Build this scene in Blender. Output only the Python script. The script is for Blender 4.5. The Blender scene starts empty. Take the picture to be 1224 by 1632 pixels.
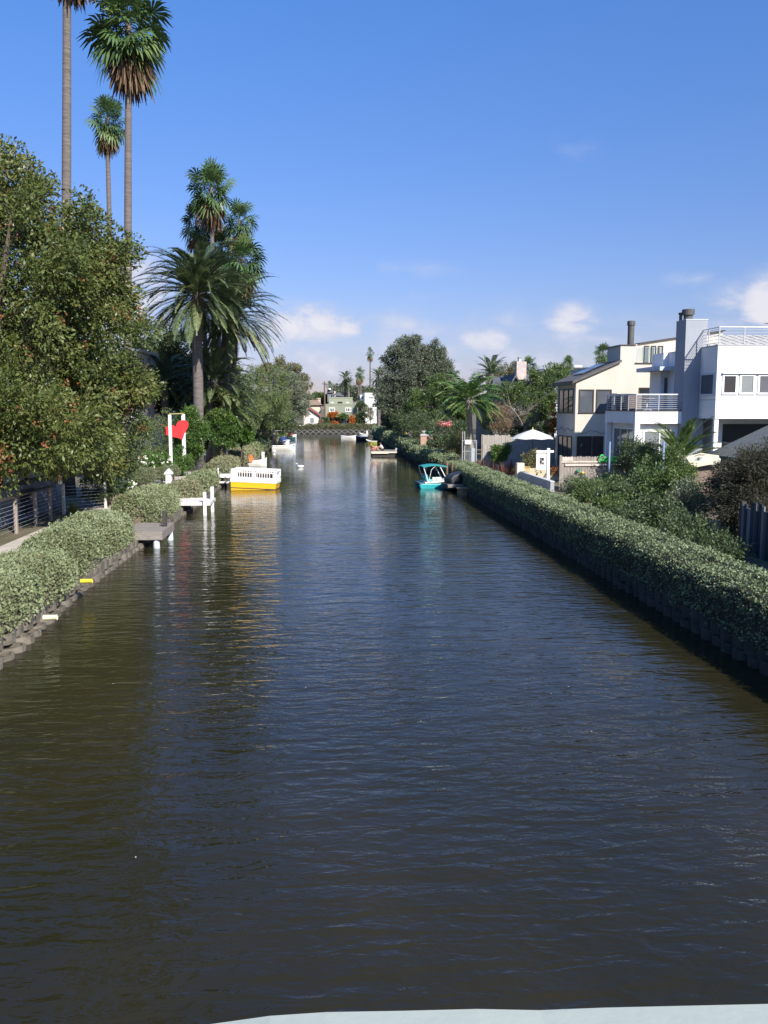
import bpy, math, random
import numpy as np
from mathutils import Vector, Matrix, Euler

R = math.radians
random.seed(7)
rng = np.random.default_rng(11)
sc = bpy.context.scene
col = sc.collection

# ------------------------------------------------------------------ camera
CAM_H = 5.0
FPX = 1370.0                     # focal length in pixels of the 1224 x 1632 photograph
PITCH, YAW = 6.9, 3.94           # degrees down, degrees to the right of the canal axis (+Y)
cd = bpy.data.cameras.new('camera')
cd.sensor_fit = 'VERTICAL'
cd.sensor_height = 36.0
cd.lens = FPX / 1632 * 36.0
cd.clip_start = 0.05
cd.clip_end = 9000
cam = bpy.data.objects.new('camera', cd)
col.objects.link(cam)
cam.location = (0, 0, CAM_H)
cam.rotation_euler = (R(90 - PITCH), 0, R(-YAW))
sc.camera = cam
CR = Euler((R(90 - PITCH), 0, R(-YAW))).to_matrix()


def ray(px, py):
    return CR @ Vector(((px - 612) / FPX, -(py - 816) / FPX, -1))


def P(px, py, Y):
    """point seen at that place of the photograph, at distance Y along the canal"""
    d = ray(px, py)
    t = Y / d.y
    return Vector((d.x * t, Y, CAM_H + d.z * t))


# ------------------------------------------------------------------ sky, sun, exposure
SUN_EL, SUN_AZ = 36.0, 152.0     # azimuth clockwise from +Y
world = bpy.data.worlds.new('World')
sc.world = world
world.use_nodes = True
wn, wl = world.node_tree.nodes, world.node_tree.links
wn.clear()


def WN(t, **kw):
    n = wn.new(t)
    for k, v in kw.items():
        setattr(n, k, v)
    return n


def wmath(op, a, b=None, c=None, clamp=False):
    n = WN('ShaderNodeMath', operation=op, use_clamp=clamp)
    for i, x in enumerate((a, b, c)):
        if x is None:
            continue
        if isinstance(x, (int, float)):
            n.inputs[i].default_value = x
        else:
            wl.new(x, n.inputs[i])
    return n.outputs[0]


sky = WN('ShaderNodeTexSky', sky_type='NISHITA', sun_disc=False)
sky.sun_elevation = R(SUN_EL)
sky.sun_rotation = R(SUN_AZ)
sky.altitude = 0
sky.air_density = 1.0
sky.dust_density = 0.6
sky.ozone_density = 2.2
hsv = WN('ShaderNodeHueSaturation')
hsv.inputs['Hue'].default_value = 0.5
hsv.inputs['Saturation'].default_value = 1.05
hsv.inputs['Value'].default_value = 1.0
wl.new(sky.outputs[0], hsv.inputs['Color'])
tc = WN('ShaderNodeTexCoord')
sep = WN('ShaderNodeSeparateXYZ')
wl.new(tc.outputs['Generated'], sep.inputs[0])
az = wmath('ARCTAN2', sep.outputs[0], sep.outputs[1])
el = wmath('ARCSINE', sep.outputs[2])
comb = WN('ShaderNodeCombineXYZ')
wl.new(wmath('MULTIPLY', az, 9.0), comb.inputs[0])
wl.new(wmath('MULTIPLY', el, 17.0), comb.inputs[1])
nz = WN('ShaderNodeTexNoise', noise_dimensions='3D')
nz.inputs['Scale'].default_value = 1.9
nz.inputs['Detail'].default_value = 9
nz.inputs['Roughness'].default_value = 0.55
nz.inputs['Distortion'].default_value = 0.25
wl.new(comb.outputs[0], nz.inputs['Vector'])
nf = nz.outputs['Fac']
# cumulus puffs low over the roofs: (azimuth, elevation, width, height, weight) in radians
PUFF = [(-0.020, 0.093, 0.050, 0.020, 0.95), (0.030, 0.092, 0.022, 0.014, 0.8), (-0.05, 0.072, 0.09, 0.018, 0.5),
        (0.185, 0.078, 0.035, 0.016, 0.72), (0.285, 0.098, 0.038, 0.016, 0.78), (0.26, 0.075, 0.09, 0.016, 0.5),
        (0.50, 0.105, 0.06, 0.028, 1.1), (0.56, 0.075, 0.12, 0.03, 0.7), (-0.215, 0.115, 0.05, 0.045, 0.95),
        (0.10, 0.155, 0.05, 0.010, 0.34), (0.12, 0.125, 0.03, 0.008, 0.28), (0.40, 0.135, 0.035, 0.010, 0.32),
        (0.28, 0.275, 0.03, 0.016, 0.24), (0.05, 0.050, 0.45, 0.030, 0.52), (0.10, 0.085, 0.30, 0.030, 0.40), (-0.6, 0.11, 0.2, 0.03, 0.8),
        (0.95, 0.12, 0.2, 0.035, 0.8)]
tot = None
for (a, e, w, h, k) in PUFF:
    da = wmath('DIVIDE', wmath('SUBTRACT', az, a), w)
    de = wmath('DIVIDE', wmath('SUBTRACT', el, e), h)
    q = wmath('ADD', wmath('MULTIPLY', da, da), wmath('MULTIPLY', de, de))
    g = wmath('MULTIPLY', wmath('EXPONENT', wmath('MULTIPLY', q, -0.7)), k)
    tot = g if tot is None else wmath('MAXIMUM', tot, g)
dens = wmath('MULTIPLY', tot, wmath('MULTIPLY_ADD', nf, 4.2, -1.05), None)
mr = WN('ShaderNodeMapRange', interpolation_type='SMOOTHSTEP')
mr.inputs['From Min'].default_value = 0.08
mr.inputs['From Max'].default_value = 0.85
mr.inputs['To Max'].default_value = 0.9
wl.new(dens, mr.inputs['Value'])
elr = WN('ShaderNodeMapRange')
elr.inputs['From Min'].default_value = 0.02
elr.inputs['From Max'].default_value = 0.62
wl.new(el, elr.inputs['Value'])
tint = WN('ShaderNodeMixRGB')
tint.inputs[1].default_value = (0.92, 0.80, 1.06, 1)      # air near the horizon
tint.inputs[2].default_value = (0.77, 1.44, 2.22, 1)      # air overhead
wl.new(elr.outputs[0], tint.inputs[0])
air = WN('ShaderNodeMixRGB', blend_type='MULTIPLY')
air.inputs[0].default_value = 1.0
wl.new(hsv.outputs[0], air.inputs[1])
wl.new(tint.outputs[0], air.inputs[2])
cmix = WN('ShaderNodeMixRGB')
wl.new(mr.outputs[0], cmix.inputs[0])
cramp = WN('ShaderNodeMixRGB')
cramp.inputs[1].default_value = (5.4, 6.0, 7.9, 1)
cramp.inputs[2].default_value = (8.2, 8.0, 8.5, 1)
mr2 = WN('ShaderNodeMapRange')
mr2.inputs['From Min'].default_value = 0.35
mr2.inputs['From Max'].default_value = 1.1
wl.new(dens, mr2.inputs['Value'])
wl.new(mr2.outputs[0], cramp.inputs[0])
wl.new(air.outputs[0], cmix.inputs[1])
wl.new(cramp.outputs[0], cmix.inputs[2])
bg = WN('ShaderNodeBackground')
bg.inputs['Strength'].default_value = 0.064
wl.new(cmix.outputs[0], bg.inputs['Color'])
wo = WN('ShaderNodeOutputWorld')
wl.new(bg.outputs[0], wo.inputs['Surface'])

sl = bpy.data.lights.new('sun', 'SUN')
sl.energy = 4.8
sl.angle = R(0.5)
sl.color = (1.0, 0.945, 0.86)
sun = bpy.data.objects.new('sun', sl)
col.objects.link(sun)
sdir = Vector((math.sin(R(SUN_AZ)) * math.cos(R(SUN_EL)), math.cos(R(SUN_AZ)) * math.cos(R(SUN_EL)), math.sin(R(SUN_EL))))
sun.rotation_euler = sdir.to_track_quat('Z', 'Y').to_euler()
sun.location = (30, -40, 60)
sc.view_settings.view_transform = 'Standard'
sc.view_settings.look = 'None'
sc.view_settings.exposure = 0.72
sc.view_settings.gamma = 1.0
sc.view_settings.use_curve_mapping = False
sc.render.engine = 'CYCLES'
sc.cycles.max_bounces = 6
sc.cycles.transparent_max_bounces = 8

# ------------------------------------------------------------------ materials
MATS = {}


def newmat(name):
    m = bpy.data.materials.new(name)
    m.use_nodes = True
    nt = m.node_tree
    b = nt.nodes['Principled BSDF']
    return m, nt, b


def pm(name, c1, c2=None, scale=4.0, rough=0.7, bump=0.0, bscale=None, stretch=(1, 1, 1), spec=0.4, metal=0.0, stops=(0.35, 0.65)):
    """painted / stone / timber surface: two tones mixed by noise, with a fine bump"""
    if name in MATS:
        return MATS[name]
    m, nt, b = newmat(name)
    b.inputs['Roughness'].default_value = rough
    b.inputs['Specular IOR Level'].default_value = spec
    b.inputs['Metallic'].default_value = metal
    if c2 is None:
        c2 = tuple(x * 0.82 for x in c1)
    t = nt.nodes.new('ShaderNodeTexCoord')
    mp = nt.nodes.new('ShaderNodeMapping')
    mp.inputs['Scale'].default_value = stretch
    nt.links.new(t.outputs['Object'], mp.inputs[0])
    n = nt.nodes.new('ShaderNodeTexNoise')
    n.inputs['Scale'].default_value = scale
    n.inputs['Detail'].default_value = 7
    n.inputs['Roughness'].default_value = 0.6
    nt.links.new(mp.outputs[0], n.inputs['Vector'])
    r = nt.nodes.new('ShaderNodeValToRGB')
    r.color_ramp.elements[0].position, r.color_ramp.elements[1].position = stops
    r.color_ramp.elements[0].color = (*c1, 1)
    r.color_ramp.elements[1].color = (*c2, 1)
    nt.links.new(n.outputs['Fac'], r.inputs[0])
    nt.links.new(r.outputs[0], b.inputs['Base Color'])
    if bump:
        n2 = nt.nodes.new('ShaderNodeTexNoise')
        n2.inputs['Scale'].default_value = bscale or scale * 6
        n2.inputs['Detail'].default_value = 4
        nt.links.new(mp.outputs[0], n2.inputs['Vector'])
        bp = nt.nodes.new('ShaderNodeBump')
        bp.inputs['Strength'].default_value = bump
        bp.inputs['Distance'].default_value = 0.03
        nt.links.new(n2.outputs['Fac'], bp.inputs['Height'])
        nt.links.new(bp.outputs[0], b.inputs['Normal'])
    MATS[name] = m
    return m


def leafmat(name, cols, trans=0.25, rough=0.5, spec=0.35):
    """foliage: every leaf takes its own colour from the ramp through its face attribute"""
    if name in MATS:
        return MATS[name]
    m, nt, b = newmat(name)
    a = nt.nodes.new('ShaderNodeAttribute')
    a.attribute_name = 'var'
    r = nt.nodes.new('ShaderNodeValToRGB')
    cr = r.color_ramp
    k = len(cols)
    while len(cr.elements) < k:
        cr.elements.new(0.5)
    for i, c in enumerate(cols):
        cr.elements[i].position = i / (k - 1)
        cr.elements[i].color = (*c, 1)
    nt.links.new(a.outputs['Fac'], r.inputs[0])
    nt.links.new(r.outputs[0], b.inputs['Base Color'])
    b.inputs['Roughness'].default_value = rough
    b.inputs['Specular IOR Level'].default_value = spec
    tr = nt.nodes.new('ShaderNodeBsdfTranslucent')
    nt.links.new(r.outputs[0], tr.inputs['Color'])
    mx = nt.nodes.new('ShaderNodeMixShader')
    mx.inputs[0].default_value = trans
    nt.links.new(b.outputs[0], mx.inputs[1])
    nt.links.new(tr.outputs[0], mx.inputs[2])
    nt.links.new(mx.outputs[0], nt.nodes['Material Output'].inputs['Surface'])
    MATS[name] = m
    return m


def patternmat(name, c1, c2, mortar, bw, bh, rough=0.85, ms=0.02, axes='xz', bias=0.0):
    """bricks, shingles or boards from the brick texture in object space"""
    if name in MATS:
        return MATS[name]
    m, nt, b = newmat(name)
    t = nt.nodes.new('ShaderNodeTexCoord')
    s = nt.nodes.new('ShaderNodeSeparateXYZ')
    c = nt.nodes.new('ShaderNodeCombineXYZ')
    nt.links.new(t.outputs['Object'], s.inputs[0])
    ad = nt.nodes.new('ShaderNodeMath')
    nt.links.new(s.outputs['X'], ad.inputs[0])
    nt.links.new(s.outputs['Y'], ad.inputs[1])
    nt.links.new(ad.outputs[0], c.inputs[0])
    nt.links.new(s.outputs['Z'], c.inputs[1])
    br = nt.nodes.new('ShaderNodeTexBrick')
    br.inputs['Scale'].default_value = 1.0
    br.inputs['Brick Width'].default_value = bw
    br.inputs['Row Height'].default_value = bh
    br.inputs['Mortar Size'].default_value = ms
    br.inputs['Bias'].default_value = bias
    br.inputs['Color1'].default_value = (*c1, 1)
    br.inputs['Color2'].default_value = (*c2, 1)
    br.inputs['Mortar'].default_value = (*mortar, 1)
    nt.links.new(c.outputs[0], br.inputs['Vector'])
    n = nt.nodes.new('ShaderNodeTexNoise')
    n.inputs['Scale'].default_value = 3
    n.inputs['Detail'].default_value = 6
    nt.links.new(t.outputs['Object'], n.inputs['Vector'])
    mx = nt.nodes.new('ShaderNodeMixRGB')
    mx.blend_type = 'MULTIPLY'
    mx.inputs[0].default_value = 0.5
    nt.links.new(br.outputs['Color'], mx.inputs[1])
    nt.links.new(n.outputs['Color'], mx.inputs[2])
    g = nt.nodes.new('ShaderNodeMixRGB')
    g.blend_type = 'MULTIPLY'
    g.inputs[0].default_value = 1.0
    g.inputs[2].default_value = (1.25, 1.25, 1.25, 1)
    nt.links.new(mx.outputs[0], g.inputs[1])
    nt.links.new(g.outputs[0], b.inputs['Base Color'])
    b.inputs['Roughness'].default_value = rough
    bp = nt.nodes.new('ShaderNodeBump')
    bp.inputs['Strength'].default_value = 0.4
    bp.inputs['Distance'].default_value = 0.02
    nt.links.new(br.outputs['Fac'], bp.inputs['Height'])
    bp.invert = True
    nt.links.new(bp.outputs[0], b.inputs['Normal'])
    MATS[name] = m
    return m


def glassmat(name, c=(0.02, 0.025, 0.03), rough=0.05):
    if name in MATS:
        return MATS[name]
    m, nt, b = newmat(name)
    t = nt.nodes.new('ShaderNodeTexCoord')
    n = nt.nodes.new('ShaderNodeTexNoise')
    n.inputs['Scale'].default_value = 0.9
    nt.links.new(t.outputs['Object'], n.inputs['Vector'])
    r = nt.nodes.new('ShaderNodeValToRGB')
    r.color_ramp.elements[0].color = (*[x * 0.6 for x in c], 1)
    r.color_ramp.elements[1].color = (*[x * 1.4 for x in c], 1)
    nt.links.new(n.outputs['Fac'], r.inputs[0])
    nt.links.new(r.outputs[0], b.inputs['Base Color'])
    b.inputs['Roughness'].default_value = rough
    b.inputs['Specular IOR Level'].default_value = 0.6
    MATS[name] = m
    return m


def clearglass(name='clear_glass'):
    if name in MATS:
        return MATS[name]
    m, nt, b = newmat(name)
    t = nt.nodes.new('ShaderNodeBsdfTransparent')
    t.inputs[0].default_value = (0.86, 0.92, 0.93, 1)
    g = nt.nodes.new('ShaderNodeBsdfGlossy')
    g.inputs['Roughness'].default_value = 0.03
    f = nt.nodes.new('ShaderNodeFresnel')
    f.inputs[0].default_value = 1.6
    mx = nt.nodes.new('ShaderNodeMixShader')
    nt.links.new(f.outputs[0], mx.inputs[0])
    nt.links.new(t.outputs[0], mx.inputs[1])
    nt.links.new(g.outputs[0], mx.inputs[2])
    nt.links.new(mx.outputs[0], nt.nodes['Material Output'].inputs['Surface'])
    MATS[name] = m
    return m


WHITE = pm('white_paint', (0.80, 0.79, 0.76), (0.70, 0.69, 0.66), 3, 0.55, 0.1)
STUCCO_W = pm('white_stucco', (0.80, 0.79, 0.77), (0.70, 0.69, 0.67), 1.1, 0.8, 0.25, 60, (1.0, 1.0, .6), stops=(.3, .75))
STUCCO_G = pm('grey_stucco', (0.33, 0.345, 0.37), (0.27, 0.285, 0.31), 1.0, 0.8, 0.25, 60, (1.0, 1.0, .6), stops=(.3, .75))
STUCCO_C = pm('cream_stucco', (0.58, 0.53, 0.445), (0.49, 0.445, 0.37), 1.0, 0.85, 0.3, 60, (1.0, 1.0, .6), stops=(.3, .75))
WEATHERED = pm('weathered_wood', (0.36, 0.31, 0.26), (0.20, 0.17, 0.145), 3, 0.85, 0.4, 20, (6, 6, 0.7))
WEATHERED_H = pm('weathered_deck_wood', (0.30, 0.26, 0.22), (0.17, 0.15, 0.13), 3, 0.85, 0.4, 20, (1, 8, 8))
WHITEWOOD = pm('worn_white_wood', (0.74, 0.70, 0.63), (0.55, 0.50, 0.43), 4, 0.7, 0.2, 20, (1, 6, 6))
DARKWOOD = pm('dark_wood', (0.06, 0.05, 0.045), (0.035, 0.03, 0.028), 4, 0.7, 0.3)
BROWNWOOD = pm('brown_wood', (0.17, 0.10, 0.065), (0.10, 0.06, 0.04), 4, 0.7, 0.3)
METAL = pm('brushed_metal', (0.45, 0.46, 0.48), (0.36, 0.37, 0.39), 10, 0.5, 0, metal=0.4)
DARKMETAL = pm('dark_metal', (0.06, 0.06, 0.065), (0.045, 0.045, 0.05), 8, 0.5, 0)
FRAME_DK = pm('bronze_frame', (0.055, 0.045, 0.038), (0.04, 0.033, 0.03), 8, 0.5)
GLASS = glassmat('dark_glass')
GLASS_B = glassmat('blind_glass', (0.20, 0.22, 0.22), 0.12)
GLASS_G = glassmat('grey_glass', (0.09, 0.10, 0.115), 0.08)
BARK = pm('bark', (0.12, 0.09, 0.065), (0.055, 0.042, 0.032), 5, 0.95, 0.8, 14, (3, 3, 0.7))
PALEBARK = pm('pale_bark', (0.36, 0.31, 0.25), (0.24, 0.20, 0.16), 5, 0.9, 0.6, 14, (3, 3, 0.7))
PALMBARK = pm('palm_bark', (0.175, 0.148, 0.132), (0.10, 0.084, 0.076), 2.5, 0.95, 0.9, 6, (0.6, 0.6, 5.5))
TWIG = pm('hedge_twigs', (0.060, 0.052, 0.033), (0.032, 0.027, 0.018), 14, 0.95, 0.9, 40)
STONE = pm('bank_stone', (0.20, 0.17, 0.13), (0.085, 0.075, 0.058), 3.5, 0.9, 0.7, 20)
STONE_D = pm('dark_bank_stone', (0.060, 0.058, 0.045), (0.026, 0.028, 0.020), 3.0, 0.85, 0.8, 18)  # darker tone of the bank stone, for right wall and far wall base
STONE_L = pm('pale_bank_stone', (0.26, 0.25, 0.225), (0.15, 0.145, 0.13), 3.5, 0.9, 0.5, 20)
SOIL = pm('soil', (0.10, 0.075, 0.05), (0.055, 0.042, 0.03), 6, 0.95, 0.6)
CONCRETE = pm('concrete', (0.44, 0.42, 0.38), (0.34, 0.32, 0.29), 2, 0.85, 0.3, 30)

# ------------------------------------------------------------------ object helpers
ORG = {}


def thing(name, label, cat, loc, group=None):
    o = bpy.data.objects.new(name, None)
    o.empty_display_size = 0.3
    col.objects.link(o)
    o.location = loc
    o['label'] = label
    o['category'] = cat
    if group:
        o['group'] = group
    ORG[o.name] = Vector(loc)
    return o


def tag(o, label, cat, group=None, kind=None):
    if label:
        o['label'] = label
    if cat:
        o['category'] = cat
    if group:
        o['group'] = group
    if kind:
        o['kind'] = kind
    return o


def link(name, me, parent=None, origin=None):
    o = bpy.data.objects.new(name, me)
    col.objects.link(o)
    if parent is not None:
        o.parent = parent
        ORG[o.name] = ORG[parent.name]
    else:
        o.location = origin
        ORG[o.name] = Vector(origin)
    return o


class MB:
    """collects shapes in world coordinates, then links them as ONE mesh object"""

    def __init__(s):
        s.v, s.f, s.m = [], [], []

    def add(s, vs, fs, mi=0):
        o = len(s.v)
        s.v += [tuple(v) for v in vs]
        s.f += [tuple(i + o for i in f) for f in fs]
        s.m += [mi] * len(fs)
        return s

    def box(s, x0, x1, y0, y1, z0, z1, mi=0, mat=None):
        vs = [(x0, y0, z0), (x1, y0, z0), (x1, y1, z0), (x0, y1, z0), (x0, y0, z1), (x1, y0, z1), (x1, y1, z1), (x0, y1, z1)]
        if mat is not None:
            vs = [mat @ Vector(v) for v in vs]
        return s.add(vs, [(0, 3, 2, 1), (4, 5, 6, 7), (0, 1, 5, 4), (1, 2, 6, 5), (2, 3, 7, 6), (3, 0, 4, 7)], mi)

    def prism(s, poly, a0, a1, axis='y', mi=0):
        """poly: (u,w) points; extruded along y (u=x,w=z), x (u=y,w=z) or z (u=x,w=y)"""
        n = len(poly)

        def pt(u, w, a):
            return (u, a, w) if axis == 'y' else ((a, u, w) if axis == 'x' else (u, w, a))
        vs = [pt(u, w, a0) for u, w in poly] + [pt(u, w, a1) for u, w in poly]
        fs = [tuple(range(n)), tuple(range(2 * n - 1, n - 1, -1))]
        fs += [(i, i + n, (i + 1) % n + n, (i + 1) % n) for i in range(n)]
        return s.add(vs, fs, mi)

    def tube(s, pts, rad, n=8, mi=0, caps=True):
        pts = [Vector(p) for p in pts]
        if isinstance(rad, (int, float)):
            rad = [rad] * len(pts)
        vs, fs = [], []
        up = Vector((0, 0, 1))
        px_ = None
        for i, p in enumerate(pts):
            d = (pts[min(i + 1, len(pts) - 1)] - pts[max(i - 1, 0)]).normalized()
            if px_ is None:
                a = Vector((1, 0, 0)) if abs(d.x) < 0.9 else Vector((0, 1, 0))
            else:
                a = px_
            b = d.cross(a).normalized()
            a = b.cross(d).normalized()
            px_ = a
            for k in range(n):
                t = 2 * math.pi * k / n
                vs.append(p + (a * math.cos(t) + b * math.sin(t)) * rad[i])
        for i in range(len(pts) - 1):
            for k in range(n):
                k2 = (k + 1) % n
                fs.append((i * n + k, i * n + k2, (i + 1) * n + k2, (i + 1) * n + k))
        if caps:
            fs.append(tuple(range(n - 1, -1, -1)))
            fs.append(tuple(range((len(pts) - 1) * n, len(pts) * n)))
        return s.add(vs, fs, mi)

    def lathe(s, c, prof, n=16, mi=0, sx=1, sy=1):
        vs, fs = [], []
        for r, z in prof:
            for k in range(n):
                t = 2 * math.pi * k / n
                vs.append((c[0] + r * sx * math.cos(t), c[1] + r * sy * math.sin(t), c[2] + z))
        m = len(prof)
        for i in range(m - 1):
            for k in range(n):
                k2 = (k + 1) % n
                fs.append((i * n + k, i * n + k2, (i + 1) * n + k2, (i + 1) * n + k))
        fs.append(tuple(range(n - 1, -1, -1)))
        fs.append(tuple(range((m - 1) * n, m * n)))
        return s.add(vs, fs, mi)

    def xf(s, M):
        s.v = [tuple(M @ Vector(v)) for v in s.v]
        return s

    def build(s, name, mats, parent=None, smooth=False, bevel=0.0, sub=0):
        if not isinstance(mats, (list, tuple)):
            mats = [mats]
        V = np.array(s.v, dtype=float)
        if parent is not None:
            org = ORG[parent.name]
        else:
            org = Vector(((V[:, 0].min() + V[:, 0].max()) / 2, (V[:, 1].min() + V[:, 1].max()) / 2, V[:, 2].min()))
        me = bpy.data.meshes.new(name)
        me.from_pydata([(v[0] - org.x, v[1] - org.y, v[2] - org.z) for v in s.v], [], s.f)
        for m in mats:
            me.materials.append(m)
        if len(mats) > 1:
            me.polygons.foreach_set('material_index', s.m)
        if smooth:
            me.polygons.foreach_set('use_smooth', [True] * len(s.f))
        me.update()
        o = link(name, me, parent, None if parent is not None else org)
        if bevel:
            b = o.modifiers.new('bevel', 'BEVEL')
            b.width = bevel
            b.segments = 2
            b.limit_method = 'ANGLE'
        if sub:
            d = o.modifiers.new('sub', 'SUBSURF')
            d.levels = d.render_levels = sub
        return o


def quadmesh(name, Q, var, mat, parent, tri=None):
    """Q: (N,4,3) world quads with one 'var' value each -> one mesh object"""
    Q = np.asarray(Q, dtype=np.float32)
    N = len(Q)
    org = ORG[parent.name] if parent is not None else Vector((Q[..., 0].mean(), Q[..., 1].mean(), Q[..., 2].min()))
    co = (Q - np.array(org, dtype=np.float32)).reshape(-1, 3)
    me = bpy.data.meshes.new(name)
    me.vertices.add(N * 4)
    me.vertices.foreach_set('co', co.ravel())
    me.loops.add(N * 4)
    me.loops.foreach_set('vertex_index', np.arange(N * 4, dtype=np.int32))
    me.polygons.add(N)
    me.polygons.foreach_set('loop_start', np.arange(0, N * 4, 4, dtype=np.int32))
    me.update(calc_edges=True)
    at = me.attributes.new('var', 'FLOAT', 'FACE')
    at.data.foreach_set('value', np.clip(np.asarray(var, dtype=np.float32), 0, 1))
    me.materials.append(mat)
    return link(name, me, parent, None if parent is not None else org)


def unit(a):
    return a / np.maximum(np.linalg.norm(a, axis=-1, keepdims=True), 1e-6)


def leafquads(C, D, size, aspect=0.5, jitter=0.45):
    """diamond leaves at C pointing along D"""
    N = len(C)
    d = unit(D)
    s = unit(np.cross(d, unit(rng.normal(size=(N, 3)))))
    L = (size * rng.uniform(1 - jitter, 1 + jitter, N))[:, None]
    W = L * aspect
    return np.stack([C - d * L * 0.5, C + s * W * 0.5 + d * L * 0.05, C + d * L * 0.5, C - s * W * 0.5 + d * L * 0.05], axis=1)


def crown_points(ells, n, k, cr, core=0.12, flat=0.8, leafsz=.1, spread=(.62, 1.0)):
    """leaf positions, outward directions and tone for a crown made of ellipsoids [(centre, radii)]"""
    Cn = np.array([list(e[0]) for e in ells], float)
    Rr = np.array([list(e[1]) if hasattr(e[1], '__len__') else [e[1]] * 3 for e in ells], float)
    w = (Rr[:, 0] * Rr[:, 2] + Rr[:, 1] * Rr[:, 2])
    w = w / w.sum()
    cl = []
    tries = 0
    while len(cl) < k and tries < k * 30:
        tries += 1
        i = rng.choice(len(w), p=w)
        u = unit(rng.normal(size=3))
        q = Cn[i] + u * Rr[i] * rng.uniform(*spread)
        dd = np.linalg.norm((q - Cn) / Rr, axis=1)
        if dd.min() < 0.58:
            continue
        cl.append((q, u))
    cc = np.array([c[0] for c in cl])
    cu = np.array([c[1] for c in cl])
    kk = len(cc)
    rad = cr * rng.uniform(0.55, 1.35, kk)
    pw = rad ** 2
    pw = pw / pw.sum()
    nn = int(n * (1 - core)) // 5 * 5
    idx = np.repeat(rng.choice(kk, nn // 5, p=pw), 5)                       # sprigs of five leaves
    u = np.repeat(unit(rng.normal(size=(nn // 5, 3))), 5, axis=0)
    rr = rad[idx] * np.repeat(rng.uniform(0, 1, nn // 5), 5) ** 0.42
    Pp = cc[idx] + u * rr[:, None] * np.array([1, 1, flat]) + rng.normal(size=(nn, 3)) * (leafsz * .55)
    D = u * 0.8 + cu[idx] * 0.6 + rng.normal(size=(nn, 3)) * 0.6
    tone = rng.uniform(0, 1, kk)
    var = 0.5 * tone[idx] + 0.5 * rng.uniform(0, 1, nn)
    m = n - nn
    i2 = rng.choice(len(w), m, p=w)
    u2 = unit(rng.normal(size=(m, 3)))
    P2 = Cn[i2] + u2 * Rr[i2] * rng.uniform(0.2, 0.86, m)[:, None]
    Pp = np.concatenate([Pp, P2])
    D = np.concatenate([D, u2 + rng.normal(size=(m, 3))])
    var = np.concatenate([var, rng.uniform(0.1, 0.8, m)])
    return Pp, D, var, cc


def tree(name, label, cat, base, ells, n, k, cr, leaf, mat, aspect=0.5, trunk_r=0.2, bark=None, group=None, droop=0.0, limbs=7, core=0.12, flat=0.8, stems=None, zmin=None, spread=(.62, 1.04)):
    base = Vector(base)
    root = thing(name, label, cat, base, group)
    Pp, D, var, cc = crown_points(ells, n, k, cr, core, flat, leaf, spread)
    if zmin is not None:
        ok = Pp[:, 2] > zmin + rng.uniform(0, 0.1, len(Pp))
        Pp, D, var = Pp[ok], D[ok], var[ok]
    D = D + np.array([0, 0, -droop])
    quadmesh('crown' if cat == 'tree' else 'foliage', leafquads(Pp, D, leaf, aspect), var, mat, root)
    mb = MB()
    c0 = Vector(ells[0][0])
    fork = base.lerp(c0, 0.55)
    j = Vector((random.uniform(-.15, .15), random.uniform(-.15, .15), 0))
    mb.tube([base - Vector((0, 0, .15)), base.lerp(fork, .5) + j, fork], [trunk_r * 1.25, trunk_r, trunk_r * .85], 10)
    pick = rng.choice(len(cc), min(limbs, len(cc)), replace=False)
    for i in pick:
        e = Vector(cc[i])
        mid = fork.lerp(e, .5) + Vector((random.uniform(-.3, .3), random.uniform(-.3, .3), random.uniform(0, .4))) * trunk_r * 3
        mb.tube([fork - Vector((0, 0, .05)), mid, e], [trunk_r * .6, trunk_r * .35, trunk_r * .1], 6)
    mb.build('trunk' if cat == 'tree' else 'stems', bark or BARK, root, smooth=True)
    return root


_ph = rng.uniform(0, 6.28, 40)


def snoise(a, b, f=1.0):
    v = 0
    for i in range(6):
        fa = f * (1.0 + 0.83 * i)
        ang = i * 1.1 + 0.4
        v = v + np.sin(fa * (a * math.cos(ang) + b * math.sin(ang)) + _ph[i]) / (1 + 0.55 * i)
    return v / 3.0


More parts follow.
